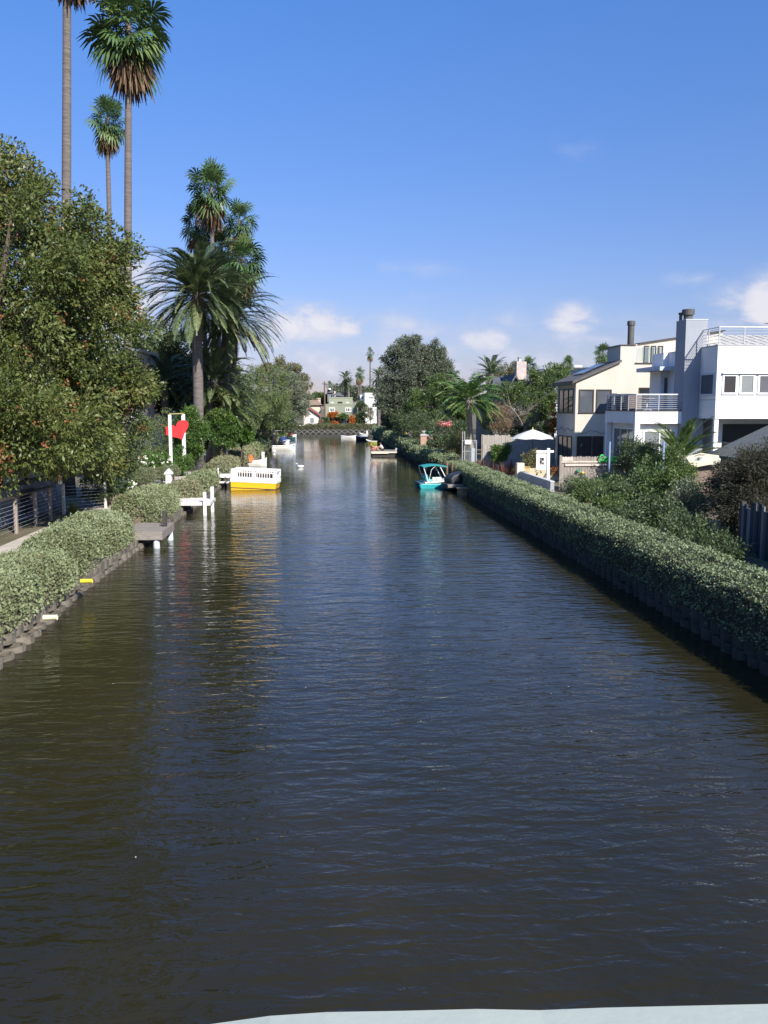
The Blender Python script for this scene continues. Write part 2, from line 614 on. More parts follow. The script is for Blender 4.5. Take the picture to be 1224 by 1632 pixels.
def hedge(name, label, X0, X1, Y0, Y1, z0, z1, n, leaf, mat, cat='hedge', group=None, pw=0.45, lump=0.10, freq=1.3, skirt=0.0, ends=6, drift=None, thick=0.16, thin=None, twig=None, body=.86):
    """clipped or shaggy hedge: leaves over a lumpy rounded-box surface, with a twiggy body inside"""
    cx, a = (X0 + X1) / 2, abs(X1 - X0) / 2
    cy, b = (Y0 + Y1) / 2, (Y1 - Y0) / 2
    h = z1 - z0

    def surf(u, t, k):
        e = np.clip(1 - np.abs(u) ** ends, 0, 1) ** 0.35
        c, s = np.cos(t), np.sin(t)
        y = cy + b * u
        lumpy = 1 + lump * snoise(y * 1.0, t * 1.6, freq) + 0.4 * lump * snoise(y * 3.1, t * 4.0, freq)
        x = cx + a * np.sign(c) * np.abs(c) ** pw * k * lumpy * (0.55 + 0.45 * e)
        z = z0 + h * np.abs(s) ** pw * k * (1 + 0.6 * (lumpy - 1)) * (0.25 + 0.75 * e)
        y = cy + b * u * (0.5 + 0.5 * k)
        if drift is not None:
            x = x + drift(y)
        return np.stack([x, y, z], axis=-1)
    root = thing(name, label, cat, (cx, cy, z0), group)
    n = n // 6 * 6
    u = np.repeat(rng.uniform(-1, 1, n // 6), 6)
    # even spread round the section: by arc length
    tt = np.linspace(-skirt, math.pi + skirt, 400)
    q = surf(np.zeros(400), np.clip(tt, 0, math.pi), 1.0)
    ds = np.concatenate([[0], np.cumsum(np.linalg.norm(np.diff(q, axis=0), axis=1))])
    t = np.interp(np.repeat(rng.uniform(0, ds[-1], n // 6), 6), ds, tt)
    p = surf(u, t, 1.0)
    p2 = surf(u, t, 0.9)
    out = unit(p - p2 + 1e-5)
    p = p - out * (np.repeat(rng.uniform(0, 1, n // 6), 6) ** 1.6 * thick)[:, None] + rng.normal(size=(n, 3)) * leaf * .62
    sprig = np.repeat(rng.uniform(size=n // 6) < 0.09, 6)
    p[sprig] += out[sprig] * np.repeat(rng.uniform(0.02, 0.17, n // 6), 6)[sprig][:, None]
    D = out * 0.7 + rng.normal(size=(n, 3)) * 0.8 + np.array([0, 0, 0.3])
    tone = 0.5 + 0.5 * snoise(p[:, 1] * 1.3, p[:, 0] * 1.5 + p[:, 2] * 2, 1.6)
    var = np.clip(0.75 * tone - .1, 0, 1) + 0.45 * rng.uniform(0, 1, n) - .05
    bare = 0.5 + 0.5 * snoise(p[:, 1] * 2.1 + 3, p[:, 2] * 3.5 + p[:, 0], 1.3)
    side = np.abs(out[:, 0])
    ok = rng.uniform(0, 1, n) > np.clip(.75 - bare * 1.7, 0, .75) * (.35 + .65 * side)
    if thin is not None:                                  # the face over the water is clipped bare and twiggy
        low = np.clip((z1 - .12 - p[:, 2]) / (.55 * h), 0, 1)
        face = np.clip((p[:, 0] - cx) / a * thin[0], 0, 1) > .55
        ok &= ~(face & (rng.uniform(0, 1, n) < thin[1] * (.35 + .65 * low)))
    p, D, var = p[ok], D[ok], var[ok]
    quadmesh('foliage', leafquads(p, D, leaf, 0.6, .5), var, mat, root)
    nu, nt_ = max(12, int((Y1 - Y0) * 3)), 16
    uu, t2 = np.meshgrid(np.linspace(-1, 1, nu), np.linspace(0, math.pi, nt_), indexing='ij')
    g = surf(uu.ravel(), t2.ravel(), body)
    mb = MB()
    fs = []
    for i in range(nu - 1):
        for j in range(nt_ - 1):
            fs.append((i * nt_ + j, i * nt_ + j + 1, (i + 1) * nt_ + j + 1, (i + 1) * nt_ + j))
    fs.append(tuple(range(nt_)))
    fs.append(tuple((nu - 1) * nt_ + j for j in range(nt_ - 1, -1, -1)))
    mb.add([tuple(r) for r in g], fs)
    mb.build('twigs', twig or TWIG, root)
    return root


# ------------------------------------------------------------------ palms
FAN_G = leafmat('fan_palm_green', [(0.045, 0.083, 0.030), (0.083, 0.143, 0.045), (0.150, 0.210, 0.068), (0.330, 0.300, 0.112)], 0.2, 0.42, 0.5)
FAN_D = leafmat('fan_palm_dead', [(0.10, 0.065, 0.038), (0.17, 0.11, 0.065), (0.24, 0.17, 0.10)], 0.1, 0.8, 0.2)
DATE_G = leafmat('date_palm_green', [(0.046, 0.079, 0.040), (0.099, 0.140, 0.066), (0.198, 0.239, 0.107), (0.363, 0.346, 0.148)], 0.15, 0.42, 0.5)
DATE_Y = leafmat('date_palm_bright', [(0.060, 0.102, 0.030), (0.120, 0.180, 0.054), (0.240, 0.276, 0.084), (0.432, 0.372, 0.180)], 0.25, 0.45, 0.4)
QUEEN_G = leafmat('queen_palm_green', [(0.044, 0.100, 0.031), (0.094, 0.175, 0.050), (0.188, 0.250, 0.075), (0.275, 0.275, 0.112)], 0.25, 0.45, 0.4)


def fan_quads(c, d, pet, L, droop, nseg=21, spread=118):
    """one fan leaf: petiole strip and pleated pointed segments"""
    d = Vector(d).normalized()
    s = d.cross(Vector((0, 0, 1)))
    if s.length < 0.05:
        s = Vector((1, 0, 0))
    s.normalize()
    roll = random.uniform(-.95, .95)
    n = s.cross(d).normalized()
    s = (s * math.cos(roll) + n * math.sin(roll)).normalized()
    n = s.cross(d).normalized()
    hub = c + d * pet - Vector((0, 0, 1)) * pet * 0.10
    out = []
    w = 0.025
    out.append([c - s * w, c + s * w, hub + s * w, hub - s * w])
    for i in range(nseg):
        a = R(-spread + 2 * spread * i / (nseg - 1)) + random.uniform(-.05, .05)
        sd = d * math.cos(a) + s * math.sin(a) + n * (-0.12 + 0.22 * (i % 2)) * 0.5
        ll = L * (0.78 + 0.22 * math.cos(a * 0.8)) * random.uniform(.88, 1.05)
        tv = Vector((0, 0, -1))
        m = hub + sd * ll * 0.58 + tv * droop * ll * 0.08
        t = hub + sd * ll * 0.90 + tv * droop * ll * 0.44
        sw = d * (-math.sin(a)) + s * math.cos(a)
        wd = ll * 0.066
        out.append([hub - sw * wd * .15, hub + sw * wd * .15, m + sw * wd, m - sw * wd])
        out.append([m - sw * wd, m + sw * wd, t + sw * 0.012, t - sw * 0.012])
    return out


def fan_palm(label, base, top, rad, trunk_r, n=46, skirt=16, group=None, bend=0.0, skirt_len=1.0, seg=15, lo=-52):
    base, top = Vector(base), Vector(top)
    root = thing('fan_palm', label, 'palm tree', base, group)
    Q, var = [], []
    for i in range(n):
        f = (i + 0.5) / n
        elv = 82 - (82 - lo) * f ** 0.9 + random.uniform(-9, 9)
        azm = i * 2.39996 + random.uniform(-.3, .3)
        elv = elv + random.uniform(-10, 10)
        d = (math.cos(R(elv)) * math.cos(azm), math.cos(R(elv)) * math.sin(azm), math.sin(R(elv)))
        q = fan_quads(top + Vector((0, 0, .25 - .75 * f)), d, rad * random.uniform(.20, .62), rad * random.uniform(.38, .52), random.uniform(.1, .4) + .8 * f, seg)
        Q += q
        var += [min(1, random.uniform(.0, .5) + .55 * max(0, f - .55))] * len(q)
    quadmesh('crown', [[tuple(v) for v in q] for q in Q], var, FAN_G, root)
    Q, var = [], []
    for i in range(skirt):
        elv = -62 - 24 * random.random()
        azm = i * 2.39996
        d = (math.cos(R(elv)) * math.cos(azm), math.cos(R(elv)) * math.sin(azm), math.sin(R(elv)))
        q = fan_quads(top + Vector((0, 0, -.25 - .5 * random.random() * skirt_len)), d, rad * .38, rad * .5 * skirt_len, 1.2, 9, 70)
        Q += q
        var += [random.random()] * len(q)
    if Q:
        quadmesh('dead_fronds', [[tuple(v) for v in q] for q in Q], var, FAN_D, root)
    mb = MB()
    pts, rr = [], []
    for i in range(17):
        t = i / 16
        p = base.lerp(top, t)
        off = bend * math.sin(t * math.pi) + 0.25 * bend * math.sin(t * 2.3 * math.pi)
        pts.append(p + Vector((off, 0, -.2 if i == 0 else 0)))
        rr.append(trunk_r * (1.35 - .45 * t + .5 * max(0, .08 - t) / .08) * random.uniform(.97, 1.03))
    mb.tube(pts, rr, 12)
    mb.build('trunk', PALMBARK, root, smooth=True)
    return root


def date_palm(label, base, top, L, trunk_r, n=70, mat=None, group=None, hi=86, lo=-38, curve=62, leaflet=0.5, steps=34, name='date_palm', wid=0.05, lift=0.35, droopl=0.0, skirt=0, bark=None, azr=None):
    base, top = Vector(base), Vector(top)
    root = thing(name, label, 'palm tree', base, group)
    Cs, Ds, Ss, Ls, Vs = [], [], [], [], []
    strips, sv = [], []
    for i in range(n):
        f = (i + .5) / n
        e0 = hi - (hi - lo) * f ** 0.85 + random.uniform(-6, 6)
        azm = i * 2.39996 + random.uniform(-.2, .2)
        if azr is not None:
            azm = R(random.uniform(*azr))
        LL = L * random.uniform(.85, 1.08)
        tone = min(1.0, random.uniform(.0, .55) + .5 * max(0, f - .6))
        p = top + Vector((math.cos(azm), math.sin(azm), 0)) * .15 + Vector((0, 0, .3 - .7 * f))
        cv = curve * (1 - .5 * f) * random.uniform(.8, 1.2)
        side = Vector((-math.sin(azm), math.cos(azm), 0))
        swirl = random.uniform(-.25, .25)
        prev = None
        for k in range(steps):
            t = (k + .5) / steps
            ee = R(e0 - cv * t ** 1.4)
            aa = azm + swirl * t
            tg = Vector((math.cos(ee) * math.cos(aa), math.cos(ee) * math.sin(aa), math.sin(ee)))
            nr = side.cross(tg)
            if nr.z < 0:
                nr = -nr
            q = p + tg * (LL / steps)
            w = trunk_r * .10 * (1 - t) + .012
            strips.append([p - side * w, p + side * w, q + side * w * .9, q - side * w * .9])
            sv.append(min(1, tone + .25))
            if t > .12:
                ll = leaflet * (math.sin(min(1, (t - .05) * 1.15) * math.pi) ** .6 * .9 + .15) * LL / 4.0
                for sg in (-1, 1):
                    dd = tg * (.75 + .3 * t) + side * sg * .8 + nr * lift * random.uniform(.3, 1.2) + Vector((0, 0, -droopl))
                    dd.normalize()
                    Cs.append(p + dd * ll * .5)
                    Ds.append(dd)
                    Ss.append((tg + nr * .3).normalized())
                    Ls.append(ll)
                    Vs.append(tone + random.uniform(-.25, .28))
            p = q
    C, D, S = (np.array([tuple(x) for x in a]) for a in (Cs, Ds, Ss))
    Lg = np.array(Ls)[:, None]
    S = unit(S - D * (S * D).sum(1, keepdims=True))
    Q = np.stack([C - D * Lg * .5, C + S * wid * .5 - D * Lg * .1, C + D * Lg * .5, C - S * wid * .5 - D * Lg * .1], 1)
    Q = np.concatenate([Q, np.array([[tuple(v) for v in q] for q in strips])])
    quadmesh('crown', Q, Vs + sv, mat or DATE_G, root)
    mb = MB()
    pts = [base - Vector((0, 0, .2))] + [base.lerp(top, t) + Vector((.06 * math.sin(5 * t), 0, 0)) for t in (.12, .25, .4, .55, .7, .85, .95)] + [top + Vector((0, 0, .15))]
    rr = [trunk_r * x for x in (1.35, 1.1, 1, .98, .97, .98, 1.05, 1.25, .8)]
    mb.tube(pts, rr, 14)
    mb.build('trunk', bark or PALMBARK, root, smooth=True)
    return root

# ================================================================== THE SETTING
XL, XR, GZ = -6.8, 8.5, 0.5       # canal walls and the height of both banks over the water (z = 0)


def water_material():
    m, nt, b = newmat('canal_water')
    N, Lk = nt.nodes.new, nt.links.new
    geo = N('ShaderNodeNewGeometry')

    def noise(scale, sx, sy, rot=0.0, detail=3, dist=0.0, rough=0.5):
        mp = N('ShaderNodeMapping')
        mp.inputs['Scale'].default_value = (sx, sy, 1)
        mp.inputs['Rotation'].default_value = (0, 0, R(rot))
        Lk(geo.outputs['Position'], mp.inputs[0])
        n = N('ShaderNodeTexNoise')
        n.inputs['Scale'].default_value = scale
        n.inputs['Detail'].default_value = detail
        n.inputs['Roughness'].default_value = rough
        n.inputs['Distortion'].default_value = dist
        Lk(mp.outputs[0], n.inputs['Vector'])
        return n.outputs['Fac']

    def mth(op, a, c):
        n = N('ShaderNodeMath')
        n.operation = op
        for i, x in enumerate((a, c)):
            if isinstance(x, (int, float)):
                n.inputs[i].default_value = x
            else:
                Lk(x, n.inputs[i])
        return n.outputs[0]
    big = noise(1.0, 0.42, 1.5, 7, 2, 0.6)
    mid = noise(3.3, 0.55, 1.35, -9, 3, 0.5)
    fine = noise(8.0, 0.85, 1.25, 4, 3)
    patch = noise(0.16, 1.0, 0.6, 0, 3)
    pr = N('ShaderNodeMapRange')
    pr.inputs['From Min'].default_value = 0.35
    pr.inputs['From Max'].default_value = 0.65
    pr.inputs['To Min'].default_value = 0.45
    pr.inputs['To Max'].default_value = 1.15
    Lk(patch, pr.inputs['Value'])
    h = mth('ADD', mth('MULTIPLY', big, 0.024), mth('MULTIPLY', mth('ADD', mth('MULTIPLY', mid, 0.024), mth('MULTIPLY', fine, 0.0052)), pr.outputs[0]))
    # calmer water farther along the canal, livelier by the bridge
    sp = N('ShaderNodeSeparateXYZ')
    Lk(geo.outputs['Position'], sp.inputs[0])
    yr = N('ShaderNodeMapRange')
    yr.interpolation_type = 'SMOOTHSTEP'
    for k_, v_ in (('From Min', 8.0), ('From Max', 75.0), ('To Min', 1.75), ('To Max', 0.30)):
        yr.inputs[k_].default_value = v_
    Lk(sp.outputs['Y'], yr.inputs['Value'])
    h = mth('MULTIPLY', h, yr.outputs[0])
    bp = N('ShaderNodeBump')
    bp.inputs['Strength'].default_value = 1.0
    bp.inputs['Distance'].default_value = 1.0
    Lk(h, bp.inputs['Height'])
    Lk(bp.outputs[0], b.inputs['Normal'])
    murk = noise(0.35, 1, 0.5, 0, 4)
    r = N('ShaderNodeValToRGB')
    r.color_ramp.elements[0].position = 0.3
    r.color_ramp.elements[1].position = 0.72
    r.color_ramp.elements[0].color = (0.0170, 0.0155, 0.0070, 1)
    r.color_ramp.elements[1].color = (0.0270, 0.0220, 0.0092, 1)
    Lk(murk, r.inputs[0])
    Lk(r.outputs[0], b.inputs['Base Color'])
    b.inputs['Roughness'].default_value = 0.04
    b.inputs['IOR'].default_value = 1.333
    b.inputs['Specular IOR Level'].default_value = 0.5
    return m


mb = MB()
mb.add([(-300, -120, 0), (300, -120, 0), (300, 168.6, 0), (-300, 168.6, 0)], [(0, 1, 2, 3)])
tag(mb.build('water', water_material()), None, None, kind='structure')

GROUND = pm('garden_ground', (0.16, 0.13, 0.085), (0.09, 0.085, 0.045), 0.7, 0.95, 0.5, 14)
mb = MB()
B, YE, YF = 5000, 152.0, 168.4
for (x0, x1, y0, y1) in ((-B, XL - .35, -B, YE), (XR + .35, B, -B, YE), (-B, -300, YE, YF), (300, B, YE, YF), (-B, B, YF, B)):
    mb.add([(x0, y0, GZ), (x1, y0, GZ), (x1, y1, GZ), (x0, y1, GZ)], [(0, 1, 2, 3)])
for (x0, x1) in ((-300, XL), (XR, 300)):                              # the two corners where the side canal begins
    mb.add([(x0, YE, GZ), (x1, YE, GZ), (x1, YE, -1), (x0, YE, -1)], [(0, 3, 2, 1)])
tag(mb.build('ground', GROUND), None, None, kind='structure')

PATHM = pm('path_concrete', (0.50, 0.44, 0.36), (0.38, 0.33, 0.27), 1.3, 0.9, 0.3, 30)
mb = MB()
mb.box(-10.6, -8.5, 8, 150, GZ - .1, GZ + .012)
tag(mb.build('path', PATHM), None, None, kind='structure')
mb = MB()
mb.box(10.3, 11.7, 8, 150, GZ - .1, GZ + .012)
tag(mb.build('path', PATHM), None, None, kind='structure')


def scoop(mb, cx, cy, r, z0, z1, dx, depth, th=.055, mi=0, soil=1, n=9, wav=0.05):
    """one bowl-fronted planter block of the bank: half ring open to the bank, filled with soil"""
    o, i_, fs, vs = [], [], [], []
    for k in range(n):
        a = math.pi * (k / (n - 1) - .5)
        c, s = math.cos(a) ** .7 if math.cos(a) > 0 else 0, math.sin(a)
        zt = z1 + wav * (math.cos(a) - .5) + random.uniform(-.006, .006)
        vs += [(cx + dx * depth * c, cy + r * s, z0), (cx + dx * depth * c, cy + r * s, zt),
               (cx + dx * (depth * c - th * max(c, .3)), cy + (r - th) * s, zt), (cx + dx * (depth * c - th * max(c, .3)), cy + (r - th) * s, z1 - .09)]
    for k in range(n - 1):
        a, b2 = k * 4, k * 4 + 4
        for j in range(3):
            fs.append((a + j, a + j + 1, b2 + j + 1, b2 + j))
    mb.add(vs, fs, mi)
    sv = [vs[k * 4 + 3] for k in range(n)]
    mb.add(sv, [tuple(range(n))], soil)


def bank_wall(label, X, dx, y0, y1, rows, stone, ystep):
    x2 = X - dx * .38
    mb = MB()
    mb.box(min(X, x2), max(X, x2), y0, y1, -1.2, GZ + .004)
    y = y0 + 4
    random.seed(5)
    while y < min(y1, 96):
        st = ystep * random.uniform(.92, 1.06)
        for (dep, z0, z1, off) in rows:
            if dep < 0:
                continue
            yy = y + off * st
            k = dep
            if dx > 0 and y < 23:                      # on the left the front row swings out near the bridge
                k = dep + .30 * min(1, (23 - y) / 4) * (1 if z1 < .22 else .4)
            scoop(mb, X - dx * .02, yy, st * .5, z0, z1 + random.uniform(-.06, .035), dx, k * random.uniform(.86, 1.1), th=random.uniform(.045, .075))
        y += st
    root = thing('canal_wall', label, 'retaining wall', (X, y0, 0))
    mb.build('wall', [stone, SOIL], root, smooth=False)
    return root


bank_wall('low bank wall of bowl-fronted concrete planter blocks under the sunlit left hedges', XL, 1, 4, YE, [(.26, -.3, .14, 0), (.14, .1, .36, .5)], STONE, .62)
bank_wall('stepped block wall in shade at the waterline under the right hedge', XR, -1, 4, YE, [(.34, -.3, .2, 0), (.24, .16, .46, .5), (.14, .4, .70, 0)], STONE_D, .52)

# the far bank: two rows of pale bowl blocks make a zigzag line
FW = thing('canal_wall', 'low pale zigzag block wall across the far end of the canal', 'retaining wall', (0, YF, 0))
mb = MB()
mb.box(-80, 90, YF, YF + .6, -1, GZ + .35)
for r_, z0 in ((0, 0.02), (1, .42)):
    for i in range(-10, 22):
        x = i * 1.12 + .56 * r_
        vs = []
        for a0, a1, w in ((x - .5, x, .0), (x, x + .5, .0)):
            pass
        mb.tube([(x - .56, YF - .12, z0 + .02), (x, YF - .2, z0 + .40), (x + .56, YF - .12, z0 + .02)], .06, 5, 1)
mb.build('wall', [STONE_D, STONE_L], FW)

# the bridge the picture is taken from: its pale parapet top crosses the bottom of the view
BR = thing('footbridge', 'pale mint painted bridge rail across the bottom edge, sloping down to the left', 'bridge', (0, .3, 0))
MINT = pm('mint_paint', (0.345, 0.375, 0.325), (0.335, 0.365, 0.315), 1, 0.85, 0.05, 30)
Yr = .80
prof = []
for (px, py) in ((-200, 1760), (60, 1668), (200, 1650), (330, 1633), (430, 1619), (520, 1613), (640, 1611), (760, 1608), (860, 1610), (960, 1606), (1090, 1603), (1224, 1600), (1500, 1594)):
    p = P(px, py, Yr)
    prof.append((p.x, p.z))
prof = [(-8.0, 2.6)] + [(-3.0, prof[0][1] - .75)] + prof + [(3.0, prof[-1][1] - .1), (9.5, 2.8)]
mb = MB()
vs, fs = [], []
for (x, z) in prof:
    vs += [(x, Yr - .34, z - .004), (x, Yr - .06, z), (x, Yr, z), (x, Yr, z - .13), (x, Yr - .34, z - .13)]
for i in range(len(prof) - 1):
    for j in range(5):
        j2 = (j + 1) % 5
        fs.append((i * 5 + j, i * 5 + j2, (i + 1) * 5 + j2, (i + 1) * 5 + j))
mb.add(vs, fs)
mb.build('rail_cap', MINT, BR)
mb = MB()
vs, fs = [], []
for (x, z) in prof:
    vs += [(x, Yr - .28, z - .13), (x, Yr - .06, z - .13), (x, Yr - .06, z - 1.1), (x, Yr - .28, z - 1.1)]
for i in range(len(prof) - 1):
    for j in range(4):
        j2 = (j + 1) % 4
        fs.append((i * 4 + j, i * 4 + j2, (i + 1) * 4 + j2, (i + 1) * 4 + j))
mb.add(vs, fs)
mb.build('parapet', MINT, BR)
mb = MB()
vs, fs = [], []
for (x, z) in prof:
    vs += [(x, Yr, z - 1.0), (x, Yr, z - 1.35), (x, -2.4, z - 1.35), (x, -2.4, z - 1.0)]
for i in range(len(prof) - 1):
    for j in range(4):
        j2 = (j + 1) % 4
        fs.append((i * 4 + j, (i + 1) * 4 + j, (i + 1) * 4 + j2, i * 4 + j2))
mb.add(vs, fs)
mb.build('deck', CONCRETE, BR)

# ================================================================== HEDGES
SALT = leafmat('saltbush_leaves', [(0.148, 0.142, 0.068), (0.188, 0.217, 0.103), (0.268, 0.306, 0.162), (0.365, 0.410, 0.245)], 0.2, 0.6, 0.25)
SALT_B = leafmat('saltbush_brownish', [(0.216, 0.173, 0.092), (0.205, 0.205, 0.108), (0.259, 0.270, 0.151), (0.324, 0.335, 0.205)], 0.2, 0.6, 0.25)
HEDGE_G = leafmat('green_hedge_leaves', [(0.103, 0.114, 0.054), (0.163, 0.203, 0.099), (0.242, 0.291, 0.151), (0.345, 0.393, 0.224)], 0.2, 0.55, 0.3)
HEDGE_F = leafmat('far_hedge_leaves', [(0.085, 0.095, 0.04), (0.12, 0.135, 0.06), (0.18, 0.19, 0.09)], 0.2, 0.6, 0.2)

TANTWIG = pm('saltbush_twigs', (0.17, 0.135, 0.085), (0.07, 0.058, 0.038), 16, 0.95, 0.9, 40)
g = 'silvery saltbush hedges along the left bank'
LH = [(9.0, 23.6, -6.55, -8.6, 1.38, 95000, .066, SALT, 'nearest silvery saltbush hedge, cut off by the left edge of the view'),
      (23.2, 31.0, -6.75, -8.5, 1.48, 64000, .066, SALT, 'tall silvery hedge between the nearest one and the weathered grey dock'),
      (33.6, 41.0, -6.75, -8.4, 1.52, 44000, .075, SALT, 'silvery green hedge between the weathered grey dock and the white dock'),
      (42.2, 47.6, -6.6, -8.0, 1.15, 16000, .10, SALT_B, 'low brownish saltbush hedge just beyond the white dock'),
      (48.0, 55.0, -6.6, -7.9, 1.15, 16000, .105, SALT, 'low silvery hedge ending beside the small stepped white dock'),
      (57.2, 69.0, -6.6, -8.2, 1.25, 22000, .12, SALT_B, 'brownish saltbush hedge behind the yellow and white boat'),
      (70.0, 84.0, -6.6, -8.4, 1.40, 16000, .14, SALT_B, 'brown green hedge beside the boat with the orange cover'),
      (85.0, 103.0, -6.55, -8.3, 1.35, 14000, .16, SALT, 'pale green hedge leading up to the white rowing boat'),
      (104.0, 124.0, -6.45, -8.5, 1.75, 12000, .19, SALT_B, 'rounded brownish hedge beside the boat with the blue cover'),
      (125.0, 150.0, -6.45, -8.8, 1.9, 12000, .22, SALT_B, 'last hedge of the left bank, beside the far red and white boat')]
for (y0, y1, x1, x0, zt, n, lf, m, lab) in LH:
    hedge('saltbush_hedge', lab, x0, x1, y0, y1, .34, zt, n, lf, m, group=g, pw=.55, lump=.16, freq=.95, thin=(1, .55), twig=TANTWIG, body=.9)
g = 'clipped hedges along the right bank'
RH = [(6.0, 61.5, 8.42, 9.85, 1.42, 220000, .062, HEDGE_G, 'long clipped green hedge along the near right bank with a shaded side'),
      (62.5, 84.0, 8.40, 10.1, 1.38, 26000, .13, HEDGE_G, 'clipped hedge behind the teal pedal boat, up to the brick pillars'),
      (85.2, 99.0, 8.35, 10.2, 1.55, 14000, .16, HEDGE_G, 'tall dark clipped hedge beside the float with two people'),
      (100.5, 122.0, 8.4, 10.0, 1.7, 12000, .19, HEDGE_G, 'clipped hedge beyond the float, beside the yellow green skiff'),
      (123.5, 151.0, 8.4, 10.0, 1.7, 12000, .22, HEDGE_G, 'farthest clipped hedge of the right bank, beside the dark rowing boats')]
for (y0, y1, x0, x1, zt, n, lf, m, lab) in RH:
    hedge('clipped_hedge', lab, x0 - .10, x1, y0, y1, .10, zt, n, lf, m, group=g, pw=.20, lump=.05, freq=1.6, ends=14, thin=(-1, .72), body=.93)
# far hedge lies across: build along Y, then turn
fh = hedge('clipped_hedge', 'dark hedge across the far end of the canal above the pale zigzag wall', -1.0, 1.0, -22, 18, .55, 1.75, 16000, .22, HEDGE_F, pw=.3, lump=.06)
fh.rotation_euler = (0, 0, R(90))
fh.location = (2.0, YF + 1.1, .55)

# ================================================================== LEFT BANK: trees and plants
PEPPER = leafmat('pepper_tree_leaves', [(0.048, 0.070, 0.018), (0.088, 0.118, 0.030), (0.146, 0.172, 0.046), (0.225, 0.185, 0.066)], 0.28, 0.42, 0.4)
BERRY = leafmat('red_berries', [(0.17, 0.045, 0.022), (0.22, 0.075, 0.032), (0.25, 0.13, 0.05)], 0.05, 0.45, 0.4)
s33 = 33 / FPX


def E(px, py, Y, rx, rz=None, ry=None):
    """crown ellipsoid from its place in the photograph (radii in metres)"""
    rz = rx if rz is None else rz
    return (P(px, py, Y), (rx, rx if ry is None else ry, rz))


ells = [E(20, 470, 35, 4.6, 4.4), E(140, 545, 37, 2.5, 2.9), E(55, 690, 31.5, 2.7, 2.1), E(178, 640, 38.5, 2.0, 2.2),
        E(-130, 520, 36, 5.0, 5.5), E(115, 420, 36, 1.9, 2.0), E(5, 320, 36, 2.0, 1.9), E(222, 615, 40.5, 1.0, .95), E(130, 715, 36, 1.6, 1.35), E(172, 455, 38, 1.15, 1.6),
        E(-40, 690, 31, 2.6, 2.0), E(128, 365, 37, .9, .95), E(188, 700, 41.5, 1.15, 1.3)]
pepper = tree('pepper_tree', 'huge dense green tree dotted with red berry clusters filling the left edge', 'tree', (-13.4, 35.5, GZ), ells, 250000, 470, .74, .165, PEPPER, .42, .38, core=.30, droop=.25, limbs=16, spread=(.64, 1.07))
Pb, Db, vb, _ = crown_points(ells, 20000, 620, .62, 0.0, .8)
ctr = np.array([tuple(e[0]) for e in ells])
bc = Pb[rng.choice(len(Pb), 650, replace=False)]
pts = (bc[:, None, :] + rng.normal(size=(650, 11, 3)) * rng.uniform(.05, .12, 650)[:, None, None]).reshape(-1, 3)
quadmesh('berries', leafquads(pts, rng.normal(size=pts.shape), .085, .8), rng.uniform(0, 1, len(pts)), BERRY, pepper)

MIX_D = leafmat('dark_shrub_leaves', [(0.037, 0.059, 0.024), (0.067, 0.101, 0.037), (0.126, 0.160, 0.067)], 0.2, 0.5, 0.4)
LUSH = leafmat('lush_leaves', [(0.045, 0.10, 0.018), (0.085, 0.165, 0.028), (0.15, 0.24, 0.045)], 0.3, 0.45, 0.4)
FICUS = leafmat('ficus_leaves', [(0.044, 0.094, 0.020), (0.081, 0.150, 0.030), (0.138, 0.213, 0.045)], 0.25, 0.38, 0.5)
FEATHER = leafmat('feathery_leaves', [(0.088, 0.131, 0.044), (0.150, 0.194, 0.069), (0.213, 0.256, 0.106)], 0.3, 0.55, 0.3)
OLIVE = leafmat('olive_grey_leaves', [(0.094, 0.106, 0.062), (0.156, 0.175, 0.106), (0.250, 0.269, 0.181)], 0.2, 0.5, 0.35)
BRONZE = leafmat('bronze_green_leaves', [(0.090, 0.084, 0.034), (0.138, 0.126, 0.050), (0.192, 0.180, 0.078)], 0.22, 0.5, 0.3)
EUCA = leafmat('grey_green_leaves', [(0.067, 0.084, 0.051), (0.113, 0.135, 0.084), (0.179, 0.202, 0.131)], 0.18, 0.5, 0.4)
MIDG = leafmat('mid_green_leaves', [(0.046, 0.078, 0.021), (0.087, 0.136, 0.034), (0.151, 0.204, 0.055)], 0.24, 0.45, 0.4)
SAGE = leafmat('sage_leaves', [(0.13, 0.15, 0.075), (0.19, 0.21, 0.11), (0.26, 0.28, 0.16)], 0.2, 0.6, 0.25)
GRASSY = leafmat('yellow_green_leaves', [(0.13, 0.16, 0.03), (0.22, 0.25, 0.05), (0.33, 0.33, 0.09)], 0.3, 0.5, 0.3)
PETAL = leafmat('white_petals', [(0.80, 0.78, 0.66), (0.85, 0.83, 0.74), (0.78, 0.74, 0.5)], 0.2, 0.6, 0.2)
LAV = leafmat('lavender_grey', [(0.10, 0.12, 0.07), (0.17, 0.165, 0.15), (0.22, 0.19, 0.24)], 0.2, 0.6, 0.2)
ORANGEF = leafmat('orange_flowers', [(0.315, 0.075, 0.015), (0.413, 0.128, 0.022), (0.465, 0.195, 0.038)], 0.2, 0.6, 0.2)
PINKF = leafmat('pink_flowers', [(0.50, 0.13, 0.12), (0.62, 0.22, 0.20), (0.70, 0.36, 0.33)], 0.2, 0.6, 0.2)
VINE = leafmat('vine_leaves', [(0.051, 0.086, 0.029), (0.108, 0.161, 0.055), (0.201, 0.252, 0.098)], 0.25, 0.42, 0.45)
DRY = leafmat('dry_brown_leaves', [(0.16, 0.095, 0.06), (0.22, 0.15, 0.095), (0.28, 0.20, 0.13)], 0.15, 0.7, 0.2)
REDBR = leafmat('red_brown_blades', [(0.075, 0.03, 0.022), (0.13, 0.055, 0.04), (0.20, 0.12, 0.085)], 0.2, 0.5, 0.35)
